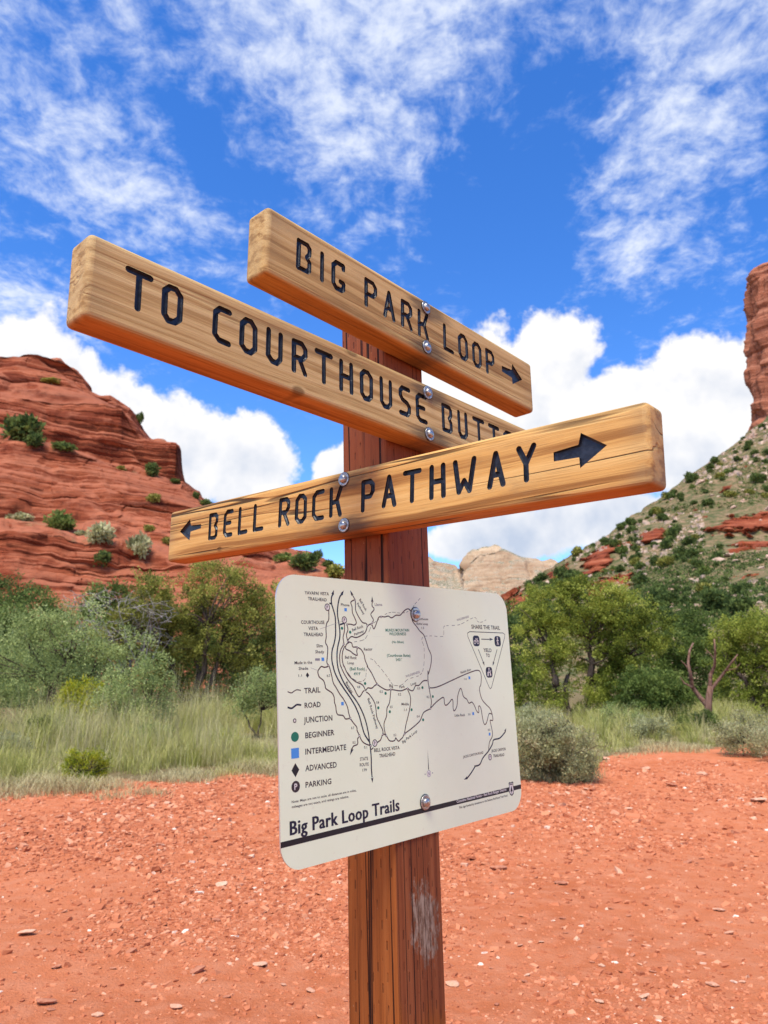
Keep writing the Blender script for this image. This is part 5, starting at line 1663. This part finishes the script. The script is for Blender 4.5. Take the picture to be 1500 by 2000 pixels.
# --- grass: blades nobody could count
def grass(name, label, n, ufun, mat, hmean, lean, width, seed, clump=.12, per=14):
    rng = np.random.default_rng(seed)
    k = n // per
    X_, Y_, H_ = ufun(rng, k)
    k = len(X_)
    idx = np.repeat(np.arange(k), per)
    m_ = len(idx)
    x = X_[idx] + rng.normal(size=m_) * clump
    y = Y_[idx] + rng.normal(size=m_) * clump
    z = ground_z(x, y)
    h = H_[idx] * (.45 + .75 * rng.random(m_)) * hmean
    a = rng.random(m_) * 2 * math.pi
    out = np.stack([np.cos(a), np.sin(a)], 1) * (lean * (.2 + rng.random(m_)))[:, None]
    side_ = np.stack([-np.sin(a + rng.normal(size=m_)), np.cos(a)], 1)
    side_ /= np.linalg.norm(side_, axis=1, keepdims=True)
    base = np.stack([x, y, z - .01], 1)
    V = []
    for t, wk in ((0, 1.), (.45, .8), (.8, .5), (1., .0)):
        c_2 = base.copy()
        c_2[:, :2] += out * (h * t * t)[:, None]
        c_2[:, 2] += h * t * (1 - .25 * lean * t)
        s3 = np.c_[side_, np.zeros(m_)] * width * wk
        if wk:
            V += [c_2 - s3, c_2 + s3]
        else:
            V += [c_2]
    V = np.stack(V, 1).reshape(-1, 3)
    b = np.arange(m_)[:, None] * 7
    F4 = np.concatenate([b + np.array([0, 1, 3, 2]), b + np.array([2, 3, 5, 4]), b + np.array([4, 5, 6, 6])], 0)
    tri = np.concatenate([b + np.array([0, 1, 3]), b + np.array([0, 3, 2]), b + np.array([2, 3, 5]), b + np.array([2, 5, 4]), b + np.array([4, 5, 6])], 0)
    tnt = np.clip(rng.random(k)[idx] * .7 + rng.random(m_) * .3, 0, 1)
    o = mesh_np(name, V, tri, mat, attrs={'tint': np.repeat(tnt, 7)})
    tag(o, label, 'grass', kind='stuff')
    return o


def band(u0, u1, d0, d1, dens_seed, hfun=None, thr=.35):
    def f(rng, k):
        az = rng.uniform(math.atan((u0 - 750) / 1555), math.atan((u1 - 750) / 1555), k * 2)
        dd_ = d0 + (d1 - d0) * rng.random(k * 2) ** 1.1
        r = np.interp(az, EDGE_A, EDGE_R) + dd_
        x, y = np.sin(az) * r, np.cos(az) * r
        nz_ = fbm(np.stack([x, y, 0 * x], 1) * .9, 3, dens_seed)
        keep = nz_ > thr + .12 * rng.random(len(x))
        x, y, nz_, dd_ = x[keep][:k], y[keep][:k], nz_[keep][:k], dd_[keep][:k]
        h = .45 + 1.5 * np.clip((nz_ - thr) * 2.6, 0, 1)
        if hfun is not None:
            h = h * hfun(dd_)
        return x, y, h
    return f


grass('tall_grass', 'tall yellow-green grass in front of the brush, left of the signpost', 50000, band(-260, 940, .3, 15, 7, lambda d: np.clip(.30 + d * .16, .25, 1.05), .46), M_GRASS, .68, .66, .0042, 41, .09, 26)
grass('dry_grass', 'low straw-coloured grass fringe along the left edge of the dirt', 40000, band(-260, 940, -1.6, 6.0, 8, None, .45), M_STRAW, .20, .85, .0042, 42, .12, 20)
grass('tall_grass', 'soft pale green grass along the brush right of the map panel', 40000, band(940, 1700, .6, 16, 17, lambda d: np.clip(.4 + d * .12, .3, 1)), M_GRASS, .46, .60, .0050, 43, .08, 30)
grass('dry_grass', 'sparse straw grass fringe along the right edge of the dirt', 18000, band(940, 1700, -.9, 4, 18, None, .47), M_STRAW, .16, .8, .0045, 44, .11, 22)


grass('grass_seed_stalks', 'thin straw seed stalks standing above the grass left of the signpost', 5200, band(-260, 640, 1.5, 14, 7, lambda d: np.clip(.5 + d * .12, .4, 1.1), .46), M_STRAW, .95, .28, .0036, 45, .10, 8)
grass('grass_seed_stalks', 'thin straw seed stalks among the grass right of the map panel', 3200, band(940, 1700, 1.5, 14, 17, None, .46), M_STRAW, .6, .3, .004, 46, .12, 8)


# --- shrubs on the rock and on the hillside: a few kinds, copied
def hill_shrub(name, seed, mat, tall=1., n=70, cnt=16, leaf=(.34, .10)):
    rng = np.random.default_rng(seed)
    bl = [(0, 0, .75 * tall, 1.0, .95, .75 * tall), (rng.uniform(-.6, .6), rng.uniform(-.4, .4), .55 * tall, .8, .8, .55 * tall), (rng.uniform(-.5, .5), 0, 1.0 * tall, .6, .6, .55 * tall)]
    C_ = sample_crown(bl, n, rng, .55)
    C_ = C_[C_[:, 2] > .1]
    V, F, t = leaf_cloud(C_, .26 * (.7 + .6 * rng.random(len(C_))), cnt, leaf[0], leaf[1], .3, rng, None, .2)
    o = empty(name)
    mesh_np('crown', V, F, mat, o, attrs={'tint': t})
    bm = bmesh.new()
    tube(bm, [(0, 0, -.4), (.05, 0, .3), (0, .05, .8 * tall)], [.12, .09, .05], 5)
    mesh_bm('trunk', bm, M_BARK, o)
    return o


KINDS = [hill_shrub('juniper_shrub', 400 + k, [M_JUND, M_JUND, M_GREENB, M_JUND][k], [1., 1.25, .8, 1.1][k]) for k in range(4)] + [hill_shrub('grey_shrub', 410, M_SAGE, .7), hill_shrub('juniper_shrub', 411, M_JUN, .9)]
USED = set()


def put_shrub(k, P, size, rz, label, group, cat='shrub', tall=1.):
    if k in USED:
        o = copy_tree(KINDS[k])
    else:
        o = KINDS[k]
        USED.add(k)
    o.location = P
    o.rotation_euler = (0, 0, rz)
    o.scale = (size, size, size * tall)
    tag(o, label, cat, group)
    return o


def hit(bvh, u, v):
    d = ray(float(u), float(v))
    h = bvh.ray_cast(Vector((0, 0, CAMZ)), Vector(d).normalized(), 3000)
    return h[0]


LS = [(41, 862, 60, 0, 1.1, 'largest dark juniper on the upper ledge of the left butte'), (70, 872, 32, 3, 1., 'juniper just right of the largest one on the upper ledge'), (125, 880, 38, 0, .6, 'low dark shrub in the middle of the upper ledge'),
      (297, 930, 26, 1, 1.2, 'juniper in front of the small rock pillar on the left butte'), (301, 980, 22, 5, 1.1, 'green shrub on the sloping ledge below the rock pillar'), (340, 944, 24, 0, .6, 'low shrub at the right foot of the rock pillar'),
      (112, 1030, 46, 2, 1., 'round green bush on the lower bench of the left butte'), (197, 1056, 46, 4, 1.2, 'grey twiggy shrub on the lower bench of the left butte'), (272, 1082, 42, 4, 1.5, 'tall grey-green shrub at the right end of the lower bench'),
      (272, 826, 14, 1, 1.7, 'tiny lone tree on the skyline shoulder of the left butte'), (404, 990, 26, 0, .8, 'shrub on the skyline just above the lowest board'), (383, 973, 12, 1, 1.3, 'tiny shrub on the skyline right of the rock pillar'),
      (199, 1102, 30, 0, 1.2, 'dark shrub in a notch of the lowest red ledges'), (290, 1036, 18, 5, 1., 'small shrub on the slope right of the lower bench'), (557, 1096, 44, 2, .6, 'low bush under the lowest board, left of the post'),
      (594, 1112, 50, 0, .9, 'dark bush on the red spur left of the post'), (653, 1126, 40, 5, .9, 'bush at the end of the red spur, touching the post'), (620, 1094, 18, 1, 1.3, 'little tree on the skyline of the red spur'), (236, 918, 18, 5, .7, 'small green tuft at the right end of the upper ledge'), (40, 1016, 40, 4, .6, 'pale low scrub at the left end of the lower bench'),
      (160, 1046, 26, 4, .7, 'low pale scrub in the middle of the lower bench'), (330, 1062, 24, 5, .8, 'green tuft above the left end of the lowest board'), (100, 748, 34, 5, .35, 'thin green line of scrub under the summit cap'), (640, 1108, 22, 0, 1., 'dark tuft on the red spur beside the post')]
for i, (u, v, w_, k, tall, lab) in enumerate(LS):
    P = hit(BVH_L, u, v)
    if P is None:
        P = hit(BVH_L, u, v + 10)
    if P is None:
        continue
    dist = math.hypot(P.x, P.y)
    put_shrub(k, (P.x, P.y, P.z - .15), w_ / FPX * dist / 2.1, i * 1.7, lab, 'shrubs on the left butte', tall=tall)


def P_v(P):
    d = np.array(P) - np.array([0, 0, CAMZ])
    return 1000 - FPX * (d @ C_U) / (d @ C_F)


def on_ledge(u, v):
    return any(a < u < b and c - 4 < v - sl * (u - (a + b) / 2) < d + 2 for a, b, c, d, sl in LEDGES)


def zone(u, v, ridge):
    """which stretch of the right-hand hillside a juniper grows on"""
    if v < ridge + 14:
        return 'dark juniper on the skyline ridge of the right-hand hillside', 'junipers on the ridge line'
    if u > 1375 and v < 1050:
        return 'dark juniper on the upper hillside below the sandstone tower', 'junipers below the tower'
    if u > 1300:
        return 'dark juniper on the lower right of the rubbly hillside', 'junipers low on the right hillside'
    return 'dark juniper on the hillside above the big right-hand juniper', 'junipers low on the middle hillside'


rng = np.random.default_rng(77)
cnt_ = 0
tries = 0
while cnt_ < 295 and tries < 5000:
    tries += 1
    u = rng.uniform(985, 1540)
    ridge = np.interp(u, [p_[0] for p_ in RIDGE], [p_[1] for p_ in RIDGE])
    v = ridge + 3 + (1225 - ridge) * rng.random() ** 1.25
    P = hit(BVH_R, u, v)
    if P is None:
        continue
    if on_ledge(u, v):
        continue
    # keep the rubble lanes open
    nn_ = float(fbm(np.array([[P.x * .03, P.y * .012, P.z * .03]]), 3, 91)[0])
    if nn_ < .30 + .16 * rng.random():
        continue
    dist = math.hypot(P.x, P.y)
    s = .55 + 1.35 * rng.random() ** 1.6 * (1.15 if rng.random() < .15 else 1)
    put_shrub(int(rng.choice([0, 1, 2, 3, 3, 0, 1, 5])), (P.x, P.y, P.z - .2), s, rng.uniform(0, 6), *zone(u, v, ridge), 'shrub', rng.uniform(.8, 1.2))
    cnt_ += 1


# low scrub between the junipers: too small to tell apart
C_, S_ = [], []
while len(C_) < 4800:
    u = rng.uniform(970, 1560)
    ridge = np.interp(u, [p_[0] for p_ in RIDGE], [p_[1] for p_ in RIDGE])
    P = hit(BVH_R, u, ridge + 2 + (1228 - ridge) * rng.random())
    if P is None or on_ledge(u, P_v(P)) or float(fbm(np.array([[P.x * .05, P.y * .02, P.z * .05]]), 3, 97)[0]) < .44:
        continue
    C_.append(P[:])
    S_.append(rng.uniform(.35, 1.25))
V, F, t = leaf_cloud(np.array(C_), np.array(S_), 14, .5, .17, .5, rng, None, .25, .7)
tag(mesh_np('hillside_scrub', V, F, M_JUND, attrs={'tint': t}), 'low olive scrub covering the right-hand hillside between the junipers', 'scrub', kind='stuff')


# ------------------------------------------------------------------ boulders and stones
def stone_mesh(name, seed, sub=2, flat_=.6, rough=.35):
    bm = bmesh.new()
    bmesh.ops.create_icosphere(bm, subdivisions=sub, radius=1)
    P = np.array([v.co[:] for v in bm.verts])
    rng = np.random.default_rng(seed)
    # chop with random planes for facets
    for _ in range(9):
        d = rand_dirs(1, rng)[0]
        c_3 = rng.uniform(.45, .85)
        s = P @ d
        P = P - np.where(s > c_3, s - c_3, 0)[:, None] * d
    P = P * (1 + (fbm(P * 2.3 + seed, 3, seed) - .5)[:, None] * rough)
    P[:, 2] *= flat_
    for v, p_ in zip(bm.verts, P):
        v.co = p_
    me = bpy.data.meshes.new(name)
    bm.to_mesh(me)
    bm.free()
    return me


def stone_mat(name, a, b, c, dist=.003):
    mt, n = material(name)
    co = obco(n)
    rnd = n.node('ShaderNodeObjectInfo').outputs['Random']
    g = n.noise(co, 2.2, 5, .65)
    cc_ = n.mix(n.mapr(g, .35, .7), a, b)
    cc_ = n.mix(n.math('MULTIPLY', rnd, .6), cc_, c)
    finish(n, cc_, .9, n.noise(co, 5, 5, .7), .6, dist, spec=.15)
    return mt


M_ST_PALE = stone_mat('pale_stone', (.56, .30, .18), (.64, .40, .27), (.48, .19, .10))
M_ST_RED = stone_mat('red_stone', (.40, .145, .075), (.50, .21, .12), (.30, .10, .055))
M_ST_BOULD = stone_mat('talus_boulder', (.50, .34, .24), (.62, .46, .34), (.46, .23, .14), .15)
BM_ = [stone_mesh('boulder', 500 + k, 2, .75) for k in range(5)]
for me in BM_:
    me.materials.append(M_ST_BOULD)
cnt_ = 0
tries = 0
while cnt_ < 150 and tries < 3000:
    tries += 1
    u = rng.uniform(985, 1530)
    ridge = np.interp(u, [p_[0] for p_ in RIDGE], [p_[1] for p_ in RIDGE])
    v = ridge + 6 + (1225 - ridge) * rng.random()
    P = hit(BVH_R, u, v)
    if P is None:
        continue
    if float(fbm(np.array([[P.x * .03, P.y * .012, P.z * .03]]), 3, 91)[0]) > .60:
        continue
    dist = math.hypot(P.x, P.y)
    o = link(bpy.data.objects.new('boulder', BM_[cnt_ % 5]))
    o.location = (P.x, P.y, P.z)
    o.rotation_euler = (rng.uniform(-.3, .3), rng.uniform(-.3, .3), rng.uniform(0, 6))
    s = (.55 + 1.3 * rng.random() ** 3) * dist / 250
    o.scale = (s * rng.uniform(.9, 1.7), s, s * rng.uniform(.7, 1.1))
    tag(o, 'pale tan boulder lying among the junipers on the right-hand hillside', 'boulder', 'boulders on the right hillside')
    cnt_ += 1

# rubble too small to tell apart
k_ = 0
C_ = []
while len(C_) < 2300:
    u = rng.uniform(970, 1560)
    ridge = np.interp(u, [p_[0] for p_ in RIDGE], [p_[1] for p_ in RIDGE])
    P = hit(BVH_R, u, ridge + 3 + (1228 - ridge) * rng.random())
    if P is None or on_ledge(u, P_v(P)) or float(fbm(np.array([[P.x * .04, P.y * .016, P.z * .04]]), 3, 91)[0]) > .52 + .1 * rng.random():
        continue
    C_.append(P[:])
C_ = np.array(C_)
n_r = len(C_)
cube = np.array([[-1, -1, -1], [1, -1, -1], [1, 1, -1], [-1, 1, -1], [-1, -1, 1], [1, -1, 1], [1, 1, 1], [-1, 1, 1]], float)
V = cube[None] * (1 + rng.uniform(-.45, .25, (n_r, 8, 3)))
V *= ((.16 + .55 * rng.random(n_r) ** 3)[:, None] * rng.uniform(.7, 1.4, (n_r, 3)))[:, None, :] * (np.hypot(C_[:, 0], C_[:, 1]) / 250)[:, None, None]
V = (V + C_[:, None, :]).reshape(-1, 3)
q4 = np.array([[3, 2, 1, 0], [4, 5, 6, 7], [0, 1, 5, 4], [1, 2, 6, 5], [2, 3, 7, 6], [3, 0, 4, 7]])
tag(mesh_np('hillside_rubble', V, (np.arange(n_r)[:, None, None] * 8 + q4[None]).reshape(-1, 4), M_ST_BOULD), 'pale tan rubble strewn over the right-hand hillside', 'rubble', kind='stuff')

ST = [stone_mesh('stone', 600 + k, 2, .36, .4) for k in range(8)]
for k, me in enumerate(ST):
    me.materials.append(M_ST_PALE if k < 5 else M_ST_RED)
STONES = [  # photo place, width in photo pixels, kind, label
    (974, 1699, 40, 6, 'flat red-brown stone alone on the dirt right of the post'), (1099, 1724, 34, 7, 'dark red stone on the dirt, right of the flat one'), (1312, 1692, 0, 0, ''),
    (1370, 1515, 26, 0, 'palest stone of the group at upper right of the dirt'), (1312, 1536, 30, 6, 'blocky pinkish stone in the upper right of the dirt'), (1185, 1484, 22, 1, 'pale stone near the right sagebrush'),
    (1262, 1505, 28, 2, 'flat pale stone right of the round sagebrush'), (1480, 1570, 44, 3, 'pinkish stone at the right edge of the dirt'), (1226, 1586, 22, 4, 'small white stone mid right on the dirt'),
    (1403, 1776, 26, 0, 'white sliver of stone far right on the dirt'), (1425, 1824, 24, 1, 'small white stone low on the right'), (886, 1924, 34, 2, 'pale stone just right of the post near the bottom'),
    (1257, 1948, 30, 3, 'pale stone at the bottom right'), (1169, 1958, 24, 4, 'white stone at the bottom, right of the post'), (1390, 1926, 28, 0, 'pale stone in the lower right corner'),
    (1345, 1681, 24, 7, 'dark stone far right in the middle of the dirt'), (327, 1573, 22, 1, 'pale stone near the left grass edge'), (409, 1593, 26, 2, 'pale stone left of the map panel'), (194, 1633, 18, 3, 'small pale stone on the left of the dirt'),
    (311, 1660, 20, 6, 'dark red stone under the left side of the dirt'), (430, 1731, 30, 4, 'cream stone lower left of the map panel'), (425, 1797, 24, 7, 'grey-red stone left of the post'), (488, 1765, 32, 6, 'reddish stone beside the post on its left'),
    (50, 1832, 42, 3, 'pink flat stone at the left edge'), (385, 1905, 44, 5, 'red blocky stone at lower left'), (510, 1890, 40, 2, 'tan stone at lower left of the post'), (188, 1994, 26, 0, 'white stone at the bottom left'), (90, 1962, 44, 6, 'red slab at the bottom left corner'),
    (344, 1980, 30, 1, 'small pale stone at the bottom, left of the post'), (112, 1899, 26, 7, 'dark stone at the lower left'), (255, 1868, 30, 5, 'red stone in the left gravel'), (605, 1940, 26, 4, 'pale stone close to the post at the bottom'), (475, 1541, 20, 0, 'pale pebble near the panel on the left'),
    (117, 1601, 22, 7, 'dark stone at the left of the upper dirt'), (1078, 1580, 20, 2, 'pale pebble below the round sagebrush'), (1146, 1548, 24, 4, 'cream stone right of the map panel corner')]
srng = np.random.default_rng(9)


def put_stone(k, u, v, w_, label, group=None, emb=.25):
    p_ = ground_pt(u, v)
    dist = float(np.linalg.norm(p_ - np.array([0, 0, CAMZ])))
    s = w_ / FPX * dist / 2 * .78
    o = link(bpy.data.objects.new('stone', ST[k]))
    o.scale = (s * srng.uniform(.95, 1.15), s * srng.uniform(.6, .95), s * srng.uniform(.6, .95))
    o.location = (p_[0], p_[1], p_[2] + s * .5 * (1 - emb) * .6)
    o.rotation_euler = (srng.uniform(-.25, .25), srng.uniform(-.25, .25), srng.uniform(-.5, .5))
    tag(o, label, 'stone', group)


for u, v, w_, k, lab in STONES:
    if w_:
        put_stone(k, u, v, w_, lab)
for i in range(110):
    u, v = srng.uniform(-40, 1540), 1545 + 455 * srng.random() ** 1.1
    put_stone(int(srng.choice([0, 2, 4, 5, 6, 7, 5, 6, 7])), u, v, srng.uniform(8, 17) * (.8 + (v - 1545) / 900), 'small loose stone in the red gravel ' + ('left of the post' if u < 760 else 'right of the post'), 'loose stones ' + ('left of the post' if u < 760 else 'right of the post'))


# --- gravel: tens of thousands of chips
def gravel(n):
    rng = np.random.default_rng(3)
    az = rng.uniform(R(-33), R(33), n * 3)
    r = 2.6 + 15 * rng.random(n * 3) ** 1.7
    x, y = np.sin(az) * r, np.cos(az) * r
    P = np.stack([x, y, 0 * x], 1)
    d = fbm(P * np.array([.75, .5, 0]), 4, 33)
    keep = (rng.random(n * 3) < np.clip((d - .36) * 3.6, .16, .9)) & (beyond_edge(x, y) < .3)
    x, y, r = x[keep][:n], y[keep][:n], r[keep][:n]
    n = len(x)
    s = .0038 + .0115 * rng.random(n) ** 2.6 + .016 * rng.random(n) ** 14
    s *= np.clip(r / 5, .85, 2.1)
    z = ground_z(x, y) + s * .10
    cube = np.array([[-1, -1, -1], [1, -1, -1], [1, 1, -1], [-1, 1, -1], [-1, -1, 1], [1, -1, 1], [1, 1, 1], [-1, 1, 1]], float)
    V = cube[None] * (1 + rng.uniform(-.42, .28, (n, 8, 3)))
    V[:, 4:, :2] *= rng.uniform(.45, .9, (n, 1, 1))
    V *= (s[:, None] * np.stack([rng.uniform(.8, 1.5, n), rng.uniform(.7, 1.1, n), rng.uniform(.28, .58, n)], 1))[:, None, :]
    a = rng.uniform(0, 6.28, n)
    ca, sa = np.cos(a)[:, None], np.sin(a)[:, None]
    xx = V[..., 0] * ca - V[..., 1] * sa
    yy = V[..., 0] * sa + V[..., 1] * ca
    zz2 = V[..., 2] + xx * rng.normal(0, .22, (n, 1)) + yy * rng.normal(0, .22, (n, 1))
    V = np.stack([xx + x[:, None], yy + y[:, None], zz2 + z[:, None]], -1).reshape(-1, 3)
    q4 = np.array([[3, 2, 1, 0], [4, 5, 6, 7], [0, 1, 5, 4], [1, 2, 6, 5], [2, 3, 7, 6], [3, 0, 4, 7]])
    F = (np.arange(n)[:, None, None] * 8 + q4[None]).reshape(-1, 4)
    t = np.clip(rng.beta(2.2, 3.8, n) + (rng.random(n) < .015) * .5, 0, 1)
    mt, nn = material('gravel_chips')
    c = nn.ramp(attr(nn, 'tint', 'Fac'), [(0, (.33, .095, .042)), (.35, (.48, .155, .070)), (.6, (.56, .215, .105)), (.85, (.62, .33, .20)), (1, (.76, .60, .46))])
    finish(nn, c, .92, spec=.12)
    o = mesh_np('gravel', V, F, mt, attrs={'tint': np.repeat(t, 8)})
    tag(o, 'orange-red gravel chips strewn over the bare dirt', 'gravel', kind='stuff')


gravel(80000)
